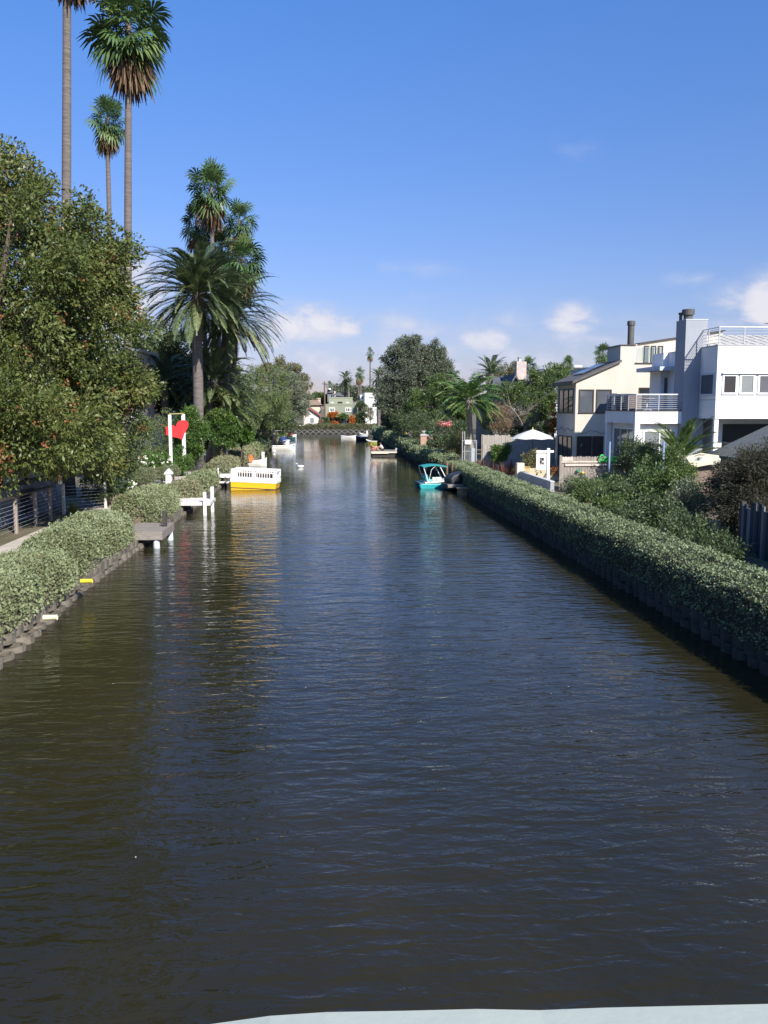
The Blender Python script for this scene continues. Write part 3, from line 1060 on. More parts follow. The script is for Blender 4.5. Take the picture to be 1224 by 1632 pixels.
TWIGGY = leafmat('brown_needles', [(0.029, 0.030, 0.019), (0.050, 0.049, 0.030), (0.083, 0.076, 0.049)], 0.15, 0.6, 0.25)  # brown needles, all tones darkened to carry the tree's backlit look


def bush(label, c, rx, rz, n, leaf, mat, ry=None, cat='bush', name='garden_bush', group=None, k=None, cr=None, aspect=.5, stem=.05, droop=0.0, extra=None, core=.2):
    """rounded shrub standing on the bank; c is the crown centre"""
    c = Vector(c)
    ry = rx if ry is None else ry
    el = [(c, (rx * .86, ry * .86, rz * .86))] + (extra or [])
    return tree(name, label, cat, (c.x, c.y, GZ), el, n, k or max(24, int(26 * rx)), cr or .26 * min(rx, rz) + .05, leaf, mat, aspect, stem, group=group, droop=droop, limbs=6, core=core, zmin=GZ)


def flowers(root, c, rx, rz, n, mat, size=.09, ry=None, per=5, name='flowers'):
    u = unit(rng.normal(size=(n, 3)))
    u[:, 2] = np.abs(u[:, 2]) * .8
    u[:, 1] = -np.abs(u[:, 1])
    u[: n // 4, 1] *= -1
    p = np.array(tuple(c)) + u * np.array([rx, ry or rx, rz]) * rng.uniform(.86, 1.06, n)[:, None]
    p = p[p[:, 2] > GZ + .1]
    for c0 in p:                                        # every bloom is a part of its own
        q = c0 + rng.normal(size=(per, 3)) * size * .35
        quadmesh('flower', leafquads(q, rng.normal(size=q.shape), size, .85), rng.uniform(0, 1, per), mat, root)


def clump(name, label, c, n, length, mat, width=.06, spread=.7, cat='plant', group=None, arch=.5):
    """strappy blades rising from one base"""
    c = Vector(c)
    Q, var = [], []
    for i in range(n):
        a = random.uniform(0, 6.283)
        e = R(90 - spread * random.uniform(5, 75))
        L = length * random.uniform(.6, 1.05)
        d = Vector((math.cos(a) * math.cos(e), math.sin(a) * math.cos(e), math.sin(e)))
        s = Vector((-math.sin(a), math.cos(a), 0)) * width * .5
        b0 = c + Vector((math.cos(a), math.sin(a), 0)) * random.uniform(0, .12) * length
        p0 = b0
        v = random.random()
        for k in range(3):
            t = (k + 1) / 3
            p1 = b0 + d * L * t - Vector((0, 0, 1)) * arch * L * t ** 2.2 * math.cos(e)
            w0, w1 = 1 - .3 * k, (1 - .3 * (k + 1)) if k < 2 else .05
            Q.append([tuple(p0 - s * w0), tuple(p0 + s * w0), tuple(p1 + s * w1), tuple(p1 - s * w1)])
            var.append(v + random.uniform(-.1, .1))
            p0 = p1
    o = quadmesh(name, Q, var, mat, None)
    return tag(o, label, cat, group)


# under and beside the big tree
c = P(158, 772, 40)
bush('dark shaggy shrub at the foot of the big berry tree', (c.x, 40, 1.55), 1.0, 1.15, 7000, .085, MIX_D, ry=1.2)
clump('grass_tuft', 'bright yellow green grass tuft beside the wire fence', (P(118, 822, 37.5).x, 37.5, GZ), 220, .75, GRASSY, .02, .8)
clump('flax_plant', 'yellow green strappy flax plant above the white roses', (P(190, 745, 47).x, 47.5, .9), 46, 1.5, GRASSY, .10, .75)
c = P(192, 772, 43.5)
b = bush('low shrub with white flowers below the flax plant', (c.x, 43.5, 1.05), .75, .6, 3200, .09, LUSH)
flowers(b, (c.x, 43.5, 1.05), .78, .62, 34, PETAL, .10)
c = P(228, 733, 52)
b = bush('bright green rose bush with white flowers under the red heart', (c.x, 52, 1.55), 1.35, .95, 8000, .10, LUSH, ry=1.0)
flowers(b, (c.x, 52, 1.55), 1.35, .95, 52, PETAL, .11, ry=1.0)
g = 'round clipped grey green bushes by the left path'
for (px, py, Y, r_, lab) in ((233, 758, 48.5, .74, 'largest round grey green bush, left of the white finial post'), (260, 753, 51.5, .62, 'middle round grey green bush behind the white finial post'), (275, 751, 53.5, .55, 'smallest round grey green bush at the edge of the left path')):
    c = P(px, py, Y)
    bush(lab, (c.x, Y, c.z), r_, r_ * .82, 5200, .05, SAGE, name='round_bush', group=g, k=140, cr=.13, aspect=.5)
c = P(262, 652, 62)
bush('feathery pale green bush beside the left white post of the heart', (c.x - .3, 62, 2.9), 1.5, 2.3, 12000, .10, FEATHER, aspect=.3, droop=.3)
c = P(311, 662, 64)
bush('glossy bright green bush behind the right white post of the heart', (c.x, 61.6, 3.1), 1.3, 2.4, 14000, .13, FICUS, k=70, cr=.42)
c = P(290, 722, 57.8)
bush('bright green ivy mound beneath the red heart', (c.x, 57.8, 1.3), .95, 1.15, 8000, .10, LUSH, ry=.8)
c = P(258, 733, 55)
b = bush('small white rose bush at the foot of the left heart post', (c.x, 55, 1.35), .75, .95, 4500, .09, LUSH)
flowers(b, (c.x, 55, 1.35), .75, .95, 26, PETAL, .1)
c = P(315, 718, 65)
b = bush('grey purple lavender mound beside the left path', (c.x, 63.0, 1.3), 1.15, 1.0, 8000, .08, LAV, ry=1.4, aspect=.25)
c = P(205, 725, 49)
b = bush('dark rose bush with a few white blooms between flax and heart frame', (P(200, 700, 50).x, 50.5, 1.6), 1.2, 1.5, 6500, .09, MIX_D)
flowers(b, (P(200, 700, 50).x, 50.5, 1.6), 1.2, 1.5, 16, PETAL, .09)

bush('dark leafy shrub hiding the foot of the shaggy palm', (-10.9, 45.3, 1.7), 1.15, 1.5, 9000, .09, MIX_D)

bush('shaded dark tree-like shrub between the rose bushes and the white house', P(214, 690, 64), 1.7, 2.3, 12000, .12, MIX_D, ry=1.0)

# palms of the left bank
fg = 'tall fan palms behind the big berry tree'
a, b_ = P(108, -108, 45), P(98, 330, 45)
fan_palm('tallest fan palm with its crown cut by the top of the view', (b_.x - .25, 45, GZ), (a.x, 45, a.z), 2.5, .205, 50, 34, fg, -.12)
a, b_ = P(207, 38, 47), P(187, 450, 47)
fan_palm('tall fan palm with a large shaggy crown near the top edge', (b_.x - .1, 47, GZ), (a.x - .1, 47, a.z), 2.75, .18, 62, 24, fg, .15, 1.05, 17, -55)
a, b_ = P(172, 188, 62), P(177, 430, 62)
fan_palm('thin fan palm with a small crown behind the shaggy tall palm', (b_.x + .1, 62, GZ), (a.x, 62, a.z), 1.75, .155, 58, 22, fg, -.25, 1.1, 13, -62)
fg = 'fan palms clustered behind the date palms'
for (px, py, Y, rad, n, sk, lo, lab) in ((336, 298, 73, 2.2, 50, 16, -62, 'topmost fan palm of the cluster above the date palms'), (313, 352, 76, 1.7, 34, 10, -55, 'left fan palm of the cluster, half behind the topmost one'),
                                    (382, 350, 75, 1.75, 42, 14, -60, 'right fan palm of the cluster with a small round crown'), (386, 412, 71, 2.1, 52, 22, -66, 'lowest fan palm of the cluster, hanging over the right date palm'),
                                    (352, 392, 77, 1.9, 40, 18, -60, 'middle fan palm of the cluster tucked behind the left date palm')):
    a = P(px, py, Y)
    fan_palm(lab, (P(334 if px < 360 else 350, 640, Y).x + random.uniform(-.2, .3), Y, GZ), a, rad * 1.15, .17, int(n * 1.15), sk, fg, .15, 1.2, 13, lo)
dg = 'date palms of the left bank'
a = P(315, 468, 64)
date_palm('big date palm with a thick trunk and a full feathery crown', (P(312, 640, 64).x, 64, GZ), a, 5.2, .38, 150, DATE_G, dg, 84, -26, 95, .50, 72, wid=.078, lift=.25)
a = P(366, 503, 70)
date_palm('second date palm behind, its fronds arching out over the canal', (P(332, 640, 70).x, 70, GZ), a, 4.9, .32, 120, DATE_G, dg, 80, -28, 95, .5, 66, wid=.08, lift=.25)
a = P(342, 606, 69)
date_palm('low dark date palm with drooping fronds under the big ones', (a.x, 69, GZ), (a.x, 69, a.z), 3.9, .3, 84, DATE_G, dg, 82, -30, 84, .55, 54, wid=.08, lift=.25)
bush('broad green bush hiding the feet of the date palms', P(352, 682, 66.5), 1.5, 1.7, 11000, .13, FICUS, ry=1.1)
bush('yellow green bush at the path edge below the lowest date palm', P(385, 694, 69.5), 1.0, 1.1, 6000, .12, LUSH)
a = P(378, 652, 68)
date_palm('lowest date palm, its yellow tipped fronds arching over the hedge', (a.x - 1.2, 68, GZ), (a.x - .6, 68, a.z), 2.5, .24, 60, DATE_Y, dg, 80, -20, 90, .55, 40, wid=.10, lift=.25)
a = P(262, 605, 73)
date_palm('shaded date palm in front of the pale blue house', (a.x, 73, GZ), (a.x, 73, a.z), 3.0, .3, 50, DATE_G, dg, 80, -30, 76, .55, 36, wid=.11)

tg = 'trees along the left bank'
tree('shade_tree', 'dark leafy tree filling the space below the big date palms', 'tree', (P(350, 640, 80).x, 80, GZ), [E(352, 615, 80, 2.6, 2.2), E(330, 640, 79, 2.2, 2.0), E(380, 640, 82, 2.0, 2.2), E(360, 670, 78, 2.2, 1.4)], 24000, 150, .5, .19, MIX_D, .5, .2, group=tg, core=.3)
tree('feathery_tree', 'light green feathery tree right of the date palms', 'tree', (-6.9 - 1.2, 88, GZ), [E(422, 618, 88, 2.5, 2.6), E(398, 655, 84, 1.6, 2.0), E(438, 655, 90, 2.0, 2.0)], 26000, 150, .5, .2, FEATHER, .22, .18, group=tg, droop=.7)
tree('olive_tree', 'silver grey leafy tree leaning toward the canal', 'tree', (-6.5, 106, GZ), [E(462, 622, 108, 2.1, 2.9), E(474, 645, 106, 1.2, 2.0), E(448, 640, 107, 2.0, 2.2)], 20000, 140, .5, .2, OLIVE, .4, .2, PALEBARK, group=tg)
tree('rounded_tree', 'bronze green rounded tree rising behind the silver grey one', 'tree', (-7, 118, GZ), [E(447, 598, 117, 2.9, 2.4), E(432, 612, 119, 3.0, 2.6), E(470, 606, 116, 2.0, 2.0)], 18000, 120, .6, .22, BRONZE, .5, .22, group=tg)
tree('shade_tree', 'dark understorey tree with bare limbs over the left path', 'tree', (-8.6, 96, GZ), [E(440, 668, 96, 1.5, 1.4), E(458, 675, 104, 1.5, 1.7), E(420, 672, 92, 1.2, 1.4)], 13000, 90, .4, .17, MIX_D, .5, .14, PALEBARK, group=tg)
tree('shade_tree', 'dark broad tree behind the date palms and the berry tree', 'tree', (-15, 77, GZ), [E(246, 548, 77, 2.5, 2.0), E(285, 572, 79, 2.6, 2.3), E(228, 585, 77, 1.3, 2.0), E(330, 595, 84, 3, 2.6), E(262, 625, 76, 1.5, 1.6), E(300, 630, 77, 1.6, 1.8)], 34000, 190, .6, .22, MIX_D, .5, .25, group=tg)
g = 'lush garden bushes along the left path'
for (px, py, Y, rx, rz, m, lab) in ((388, 686, 80, 1.3, 1.3, FICUS, 'leafy green bush under the low date palm'), (405, 700, 92, 1.4, .9, LUSH, 'bright low bush between path and feathery tree'),
                                    (372, 704, 77, 1.2, .9, FICUS, 'low leafy bush beside the small white statue'), (425, 690, 100, 1.3, 1.1, MIDG, 'mid green bush behind the pale hedge'),
                                    (345, 700, 73, 1.2, 1.3, MIX_D, 'dark bush at the foot of the low date palm'), (445, 690, 122, 1.5, 1.3, MIDG, 'last round bush of the left garden strip')):
    c = P(px, py, Y)
    bush(lab, (c.x - .5, Y, max(c.z, GZ + rz * .7)), rx, rz, 4500, .15, m, group=g)
clump('flax_plant', 'pale strappy plant at the foot of the big date palm', (P(352, 700, 68).x, 67.5, GZ), 60, 1.9, GRASSY, .09, .8)
c = P(330, 728, 70)
clump('terracotta_shrub', 'small rust brown plant beside the grey path sign', (P(329, 722, 71).x, 71, GZ), 120, 1.1, DRY, .05, .5)

# ================================================================== LEFT BANK: houses, fence, frame, docks


def window(parent, face, x, y, z, w, h, frame, pane, fw=.07, proud=.05, bars=0, name='window', mull=None):
    """window on a wall facing -Y (face 'y': x,z are its centre) or -X (face 'x': y,z its centre)"""
    def bx(m, u0, u1, w0, w1, d0, d1):
        if face == 'y':
            m.box(x + u0, x + u1, y - d1, y - d0, z + w0, z + w1)
        elif face == 'x':
            m.box(x - d1, x - d0, y + u0, y + u1, z + w0, z + w1)
        else:
            m.box(x + d0, x + d1, y + u0, y + u1, z + w0, z + w1)
    m = MB()
    a, b = w / 2, h / 2
    bx(m, -a, a, b - fw, b, .004, proud)
    bx(m, -a - .02, a + .02, -b, -b + fw, .004, proud + .02)
    bx(m, -a, -a + fw, -b + fw, b - fw, .004, proud)
    bx(m, a - fw, a, -b + fw, b - fw, .004, proud)
    for i in range(bars):
        u = -a + (i + 1) * w / (bars + 1)
        bx(m, u - fw * .4, u + fw * .4, -b + fw, b - fw, .004, proud)
    f = m.build(name, frame, parent)
    g_ = MB()
    bx(g_, -a + fw, a - fw, -b + fw, b - fw, .003, .012)
    g_.build('pane', pane, f)
    return f


# house behind the berry tree: grey boards below, frosted panes above
H1 = thing('garden_house', 'grey house with a frosted window band half hidden under the berry tree', 'house', (-14, 33, GZ))
BOARD = pm('grey_boards', (0.20, 0.22, 0.25), (0.155, 0.17, 0.20), 1.2, 0.7, 0.1)
mb = MB()
mb.box(-20, -12.2, 20, 40, GZ, 1.9).box(-20, -12.35, 20, 40, 1.9, 4.4)
mb.build('wall', BOARD, H1)
mb = MB()
mb.box(-20.4, -11.8, 19.7, 40.4, 4.4, 4.6)
mb.build('roof', DARKWOOD, H1)
FROST = glassmat('frosted_glass', (0.36, 0.40, 0.42), .25)
for i, yy in enumerate((21.5, 24.2, 26.9, 29.6, 32.3, 35.0, 37.7)):
    window(H1, 'px', -12.35, yy, 2.75, 2.6, 1.5, DARKMETAL, FROST)
for yy in (28.0, 31.0, 36.0):
    window(H1, 'px', -12.2, yy, 1.2, 1.6, 1.0, FRAME_DK, GLASS)

# wire fence along the garden
F1 = thing('wire_fence', 'cable wire fence with timber posts and dark top rail under the berry tree', 'fence', (-11.1, 33, GZ))
fy = [29.4, 31.5, 33.6, 35.4, 37.2]
for i, yy in enumerate(fy):
    m = MB()
    m.box(-11.16, -11.04, yy - .06, yy + .06, GZ - .1, 1.82)
    m.build('post', WHITEWOOD if i == 4 else WEATHERED, F1, bevel=.008)
m = MB()
m.box(-11.2, -11.0, 29.3, 35.5, 1.82, 1.88)
m.build('top_rail', DARKWOOD, F1)
m = MB()
for k in range(8):
    m.tube([(-11.1, 29.4, .68 + .145 * k), (-11.1, 37.2, .68 + .145 * k)], .008, 5)
    m.tube([(-11.1, 37.2, .68 + .145 * k), (-9.9, 39.4, .62 + .135 * k)], .008, 5)
m.build('wires', METAL, F1)
m = MB()
m.box(-9.95, -9.85, 39.35, 39.45, GZ, 1.7)
m.build('post', WHITEWOOD, F1)
G1 = thing('garden_gate', 'dark board gate at the left edge beside the wire fence', 'gate', (-11.0, 27.6, GZ))
m = MB()
for k in range(13):
    m.box(-11.05, -11.0, 26.0 + k * .25, 26.23 + k * .25, GZ + .05, 1.78)
m.build('boards', DARKWOOD, G1)
m = MB()
m.box(-11.0, -10.94, 26.0, 29.25, .75, .85).box(-11.0, -10.94, 26.0, 29.25, 1.55, 1.65)
m.build('rail', DARKWOOD, G1)
mb = MB()
for i in range(9):
    t = i / 8
    p = P(165 + 45 * t, 788 - 16 * t, 41 + 4 * t)
    mb.lathe((p.x, p.y, GZ), [(.26, -.05), (.30, .12), (.24, .26), (.1, .32)], 9, 0, random.uniform(.8, 1.3), random.uniform(.7, 1.1))
tag(mb.build('rock_edging', pm('white_rock', (.62, .56, .50), (.48, .43, .38), 3, .9, .6), smooth=True), 'row of pale edging rocks beside the low brown gate', 'rocks')
BG = thing('garden_gate', 'low brown slatted garden gate among the pale edging rocks', 'gate', (P(188, 797, 41).x, 40.5, GZ))
m = MB()
xg = P(188, 797, 41).x
for k in range(7):
    m.box(xg - .42 + k * .12, xg - .34 + k * .12, 40.4, 40.44, GZ + .03, 1.05)
m.build('slats', BROWNWOOD, BG)
m = MB()
m.box(xg - .46, xg + .46, 40.44, 40.5, .70, .78).box(xg - .46, xg + .46, 40.44, 40.5, .98, 1.06)
m.build('rail', BROWNWOOD, BG)

# white finial post
xf = P(269, 760, 47.5).x
FP = thing('finial_post', 'small white peaked post above the hedge by the round bushes', 'post', (xf, 47.5, GZ))
m = MB()
m.box(xf - .15, xf + .15, 47.35, 47.65, GZ, 1.42)
m.build('shaft', WHITE, FP, bevel=.015)
m = MB()
m.prism([(xf - .22, 1.42), (xf + .22, 1.42), (xf + .22, 1.47), (xf, 1.72), (xf - .22, 1.47)], 47.28, 47.72)
m.build('cap', WHITE, FP)

# heart frame
HF = thing('post_frame', 'tall white two-post garden frame with a thin yellow top bar', 'frame', (P(281, 700, 58).x, 58, GZ))
p1, p2 = P(271, 676, 57), P(292, 661, 59.5)
zt = P(271, 661, 57).z
m = MB()
m.box(p1.x - .09, p1.x + .09, 56.91, 57.09, GZ, zt)
m.build('post', pm('peeling_white', (.74, .73, .70), (.35, .33, .30), 7, .8, .3, stops=(.55, .68)), HF)
m = MB()
m.box(p2.x - .11, p2.x + .11, 59.4, 59.6, GZ, zt + .02)
m.build('post', WHITE, HF)
m = MB()
m.tube([(p1.x, 57, zt + .04), (p2.x, 59.5, zt + .06)], .035, 8)
m.build('top_bar', pm('yellow_paint', (.62, .52, .16), (.5, .42, .12), 6, .5), HF)
RED = pm('red_paint', (0.66, 0.030, 0.032), (0.58, 0.024, 0.026), 3, .45, .05)
pc = P(283, 686, 58.4)
hp = []
for i in range(48):
    t = 2 * math.pi * i / 48
    hx = 16 * math.sin(t) ** 3 / 16
    hz = (13 * math.cos(t) - 5 * math.cos(2 * t) - 2 * math.cos(3 * t) - math.cos(4 * t)) / 16
    hp.append((hx * .80, hz * .78))
m = MB()
m.prism(hp, -.09, .09)
m.xf(Matrix.Translation(pc + Vector((0, 0, .02))) @ Matrix.Rotation(R(8), 4, 'Z') @ Matrix.Rotation(R(-24), 4, 'Y') @ Matrix.Diagonal((1.05, 1, .86, 1)))
heart = m.build('heart_ornament', RED, bevel=.03)
tag(heart, 'big red heart hanging tilted between two white posts', 'ornament')

# grey sign post by the path, white statue, drain pipes
xs = P(332, 736, 70).x
SP = thing('path_sign', 'narrow grey upright panel standing beside the left path', 'sign', (xs, 70, GZ))
m = MB()
m.box(xs - .18, xs + .18, 69.97, 70.03, GZ + .12, 1.55)
m.build('panel', pm('grey_blue_panel', (.30, .33, .37), (.25, .28, .32), 3, .6), SP)
m = MB()
m.box(xs - .22, xs - .18, 69.96, 70.04, GZ - .1, 1.6).box(xs + .18, xs + .22, 69.96, 70.04, GZ - .1, 1.6)
m.build('posts', METAL, SP)
xs = P(381, 712, 78).x
m = MB()
m.lathe((xs - .3, 78, GZ), [(.26, 0), (.24, .35), (.15, .4), (.20, .62), (.22, .85), (.12, 1.0), (.14, 1.1), (.13, 1.22), (.04, 1.3)], 12)
tag(m.build('garden_statue', WHITE, smooth=True), 'small white garden statue beside the left path', 'statue')
for (px, py, m_, lab) in ((141, 926, pm('yellow_plastic', (.72, .56, .05), (.6, .46, .04), 5, .4), 'yellow drain pipe end above the bowl blocks'), (84, 984, pm('cream_plastic', (.72, .68, .45), (.6, .56, .38), 5, .4), 'cream drain pipe end below the nearest hedge')):
    Y = 22.5 if px > 100 else 18.9
    p = P(px, py, Y)
    mm = MB()
    n = 14
    vs, fs = [], []
    for (xo, rr) in ((-.2, .06), (.09, .06), (.10, .066), (.10, .05), (-.15, .045)):
        for k in range(n):
            t = 2 * math.pi * k / n
            vs.append((p.x + xo, p.y + rr * math.cos(t), p.z + rr * math.sin(t)))
    for i in range(4):
        for k in range(n):
            fs.append((i * n + k, i * n + (k + 1) % n, (i + 1) * n + (k + 1) % n, (i + 1) * n + k))
    mm.add(vs, fs)
    o = mm.build('drain_pipe', m_, smooth=True)
    tag(o, lab, 'pipe', 'drain pipe ends in the left bank')


def dock(label, x0, x1, y0, y1, z, th, mat, posts, pmat, name='dock', planks=9, post_r=.07, caps=None):
    root = thing(name, label, 'dock', ((x0 + x1) / 2, (y0 + y1) / 2, 0))
    m = MB()
    w = (y1 - y0) / planks
    for k in range(planks):
        m.box(x0, x1 + random.uniform(-.015, .015), y0 + k * w + .008, y0 + (k + 1) * w - .008, z - .04, z + random.uniform(-.004, .004))
    m.build('deck', mat, root)
    m = MB()
    m.box(x0, x1 - .02, y0 - .05, y0 + .003, z - th, z - .012).box(x1 - .02, x1 + .04, y0 - .05, y1, z - th, z - .012)
    m.build('fascia', mat, root)
    for (px_, py_, pz0, pz1, sq) in posts:
        m = MB()
        if sq:
            m.box(px_ - post_r, px_ + post_r, py_ - post_r, py_ + post_r, pz0, pz1)
        else:
            m.lathe((px_, py_, pz0), [(post_r, 0), (post_r, pz1 - pz0 - .03), (post_r * .8, pz1 - pz0)], 14)
        m.build('post', pmat, root, smooth=not sq)
    for (px_, py_, pz0, pz1, r_) in caps or []:
        m = MB()
        m.lathe((px_, py_, pz0), [(r_, 0), (r_, (pz1 - pz0) * .6), (r_ * .85, pz1 - pz0)], 16)
        m.build('pile', pm('pale_pile', (.50, .54, .56), (.38, .41, .43), 5, .6), root, smooth=True)
    return root


dock('weathered grey timber dock on pale round piles, nearest on the left bank', -7.2, -5.85, 30.9, 33.3, .62, .30, WEATHERED_H,
     [(-6.12, 33.0, .3, 1.12, True), (-5.95, 32.2, .3, .98, True)], DARKWOOD, caps=[(-6.05, 31.0, -.6, .33, .12), (-5.9, 32.9, -.6, .33, .12)])
dock('white painted dock with two tall white posts on the left bank', -7.2, -5.42, 40.6, 42.6, .62, .16, WHITEWOOD,
     [(-5.62, 40.5, -.8, 1.10, True), (-5.45, 41.9, -.8, 1.22, True)], WHITE)
d3 = dock('small stepped white dock beside the yellow and white boat', -7.3, -5.75, 55.4, 57.0, .72, .14, WHITEWOOD,
          [(-5.85, 55.5, -.8, .6, True), (-6.35, 55.4, -.8, .6, True)], DARKWOOD, planks=6)
m = MB()
m.box(-7.0, -5.95, 54.75, 55.3, .28, .36)
m.build('lower_step', WHITEWOOD, d3)
m = MB()
m.tube([(-6.9, 56.2, 1.15), (-6.9, 56.2, .7)], .05, 8)
m.build('post', WHITE, d3)

# ------------------------------------------------------------------ boats, left
YB = thing('railed_boat', 'boxy boat with white balustrade and bright yellow hull on the left', 'boat', (0, 0, 0))
YEL = pm('yellow_hull_paint', (.80, .46, .02), (.72, .40, .02), 2, .35, .05)
L2, W2 = 1.42, .75
hull = MB()
hull.prism([(-L2, .38), (-L2 + .04, -.15), (L2 - .1, -.15), (L2 - .02, .38)], -W2, W2)
bt = MB()
bt.box(-L2 + .005, L2 - .03, -W2 - .008, W2 + .008, -.02, .035)
top = MB()
top.box(-L2 - .02, L2 + .02, -W2 - .02, W2 + .02, .38, .60)
rail = MB()
for (s, yy) in ((-1, -W2 + .02), (1, W2 - .02)):
    rail.box(-L2, L2, yy - .035, yy + .035, 1.10, 1.18)
    rail.box(-L2, L2, yy - .03, yy + .03, .98, 1.03)
    rail.box(-L2, L2, yy - .03, yy + .03, .601, .70)
    for (x0, x1) in ((-L2, -L2 + .30), (-.12, .12), (L2 - .24, L2)):
        rail.box(x0, x1, yy - .032, yy + .032, .70, .98)
    for (x0, x1) in ((-L2, -L2 + .3), (-.06, .06), (L2 - .16, L2)):
        rail.box(x0, x1, yy - .032, yy + .032, 1.03, 1.10)
balu = []
bench = MB().box(-L2 + .35, L2 - .3, -.35, .35, .601, .95)
for yy in (-W2 + .02, W2 - .02):
    for k in range(6):
        for xa in (-L2 + .30, .12):
            x = xa + .155 * (k + .5) + .01
            m = MB()
            m.box(x - .022, x + .022, yy - .025, yy + .025, .70, .98)
            m.box(x - .025, x + .025, yy - .02, yy + .02, 1.03, 1.10)
            balu.append(m)
ends = []
for xx in (-L2 + .03, L2 - .03):
    ends.append(MB().box(xx - .03, xx + .03, -W2 + .06, W2 - .06, .601, .78))
    ends.append(MB().box(xx - .03, xx + .03, -W2 + .06, W2 - .06, 1.08, 1.16))
MY = Matrix.Translation(P(406.5, 779, 53.3) * 1.0) @ Matrix.Rotation(R(-7), 4, 'Z') @ Matrix.Rotation(R(2.4), 4, 'Y')
MY.translation.z = .06
MY.translation.y = 53.9
for (mm, nm, mt) in ((hull, 'hull', YEL), (bt, 'waterline_band', DARKWOOD), (top, 'gunwale', WHITE), (rail, 'railing', WHITE), (bench, 'bench', BROWNWOOD)) + tuple((q, 'baluster', WHITE) for q in balu) + tuple((q, 'end_rail', WHITE) for q in ends):
    mm.xf(MY)
    mm.build(nm, mt, YB)


def rowboat(label, p, L, W, rot, hullm, inner, h=.42, name='rowing_boat', group=None, stern=True, extra=None, tip=.26):
    """open boat: lofted hull with inside, gunwale and thwarts"""
    root = thing(name, label, 'boat', (p[0], p[1], 0), group)
    M = Matrix.Translation((p[0], p[1], 0)) @ Matrix.Rotation(R(rot), 4, 'Z')

    def sect(t, k=1.0, dz=0):
        w = W / 2 * (max(0, 1 - max(0, t) ** 2.2) ** .7 if t > 0 else (1 - .22 * t * t if stern else max(0, 1 - (-t) ** 2.2) ** .7)) * k
        sh = h + tip * max(0, t) ** 2 + (0 if stern else tip * max(0, -t) ** 2)
        x = t * L / 2 * (1 if k == 1 else .96)
        return [(x, -w, sh), (x, -w * .86, sh * .45 + dz), (x, -w * .55, -.10 + dz), (x, w * .55, -.10 + dz), (x, w * .86, sh * .45 + dz), (x, w, sh)]
    ts = [-1, -.75, -.4, 0, .3, .55, .75, .9, .985]
    for (nm, k, dz, mt) in (('hull', 1, 0, hullm), ('inside', .90, .17, inner)):
        m = MB()
        vs, fs = [], []
        for t in ts:
            vs += sect(t, k, dz)
        for i in range(len(ts) - 1):
            for j in range(5):
                fs.append((i * 6 + j, (i + 1) * 6 + j, (i + 1) * 6 + j + 1, i * 6 + j + 1))
        fs += [tuple(range(6)), tuple((len(ts) - 1) * 6 + j for j in range(5, -1, -1))]
        m.add(vs, fs).xf(M)
        m.build(nm, mt, root)
    m = MB()
    for sg in (0, 5):
        m.tube([sect(t)[sg] for t in ts], .035, 6)
    m.tube([sect(-1)[0], sect(-1)[5]], .035, 6)
    m.xf(M)
    m.build('gunwale', WHITE if inner != BROWNWOOD else BROWNWOOD, root)
    for t in (-.5, .1):
        m = MB()
        w = sect(t)[5][1] * .93
        m.box(t * L / 2 - .11, t * L / 2 + .11, -w, w, h * .68, h * .68 + .035).xf(M)
        m.build('thwart', inner, root)
    return root, M


TEAL = pm('teal_plastic', (.02, .33, .33), (.015, .27, .28), 4, .4)
BLUET = pm('blue_tarp', (.035, .07, .22), (.025, .05, .16), 5, .7, .4, 12)
ORT = pm('orange_tarp', (.62, .14, .03), (.5, .11, .025), 5, .7, .4, 12)
BOATW = pm('white_boat_paint', (.78, .76, .70), (.66, .64, .58), 2, .4, .05)
BEIGE_IN = pm('beige_inside', (.5, .44, .35), (.4, .35, .28), 3, .7)


def tarp(root, M, x0, x1, W, z0, z1, mt, name='cover'):
    m = MB()
    n, k = 9, 9
    vs, fs = [], []
    for i in range(n):
        t = i / (n - 1)
        e = min(1, 4 * t * (1 - t) + .25) ** .6
        for j in range(k):
            a = math.pi * j / (k - 1)
            vs.append((x0 + (x1 - x0) * t, -W / 2 * math.cos(a) * e + random.uniform(-.02, .02), z0 + (z1 - z0) * math.sin(a) ** .7 * e + random.uniform(-.03, .03) * (0 < j < k - 1)))
    for i in range(n - 1):
        for j in range(k - 1):
            fs.append((i * k + j, i * k + j + 1, (i + 1) * k + j + 1, (i + 1) * k + j))
    fs += [tuple(range(k)), tuple((n - 1) * k + j for j in range(k - 1, -1, -1))]
    m.add(vs, fs).xf(M)
    return m.build(name, mt, root, smooth=True)


p = P(407, 741, 75)
r_, M = rowboat('small white boat with an orange cover over its stern', (p.x, 75.6), 1.9, .95, 8, BOATW, BEIGE_IN, .42)
tarp(r_, M, -.98, -.18, 1.0, .35, .95, ORT)
m = MB()
m.box(P(407, 0, 76.5).x - .12, P(407, 0, 76.5).x + .12, 76.4, 76.6, -.5, 1.15)
tag(m.build('mooring_post', WHITE, bevel=.01), 'single white mooring post behind the orange-covered boat', 'post')
p = P(452, 716, 103)
r_, M = rowboat('white rowing boat moored broadside off the left bank', (p.x, 103.5), 2.8, 1.2, 3, BOATW, BOATW, .5)
m = MB()
m.box(.95, 1.3, -.3, .3, .46, .62).xf(M)
m.build('bow_cover', TEAL, r_)
p = P(453, 704, 117)
r_, M = rowboat('boat under a dark blue cover behind the white rowing boat', (p.x, 119), 1.9, 1.4, -60, BOATW, BEIGE_IN, .45)
tarp(r_, M, -.9, .8, 1.45, .35, 1.1, BLUET)
p = P(466, 693, 148)
r_, M = rowboat('farthest boat of the left bank, white with a red cover', (p.x, 146), 1.8, 1.1, -35, BOATW, BEIGE_IN, .4)
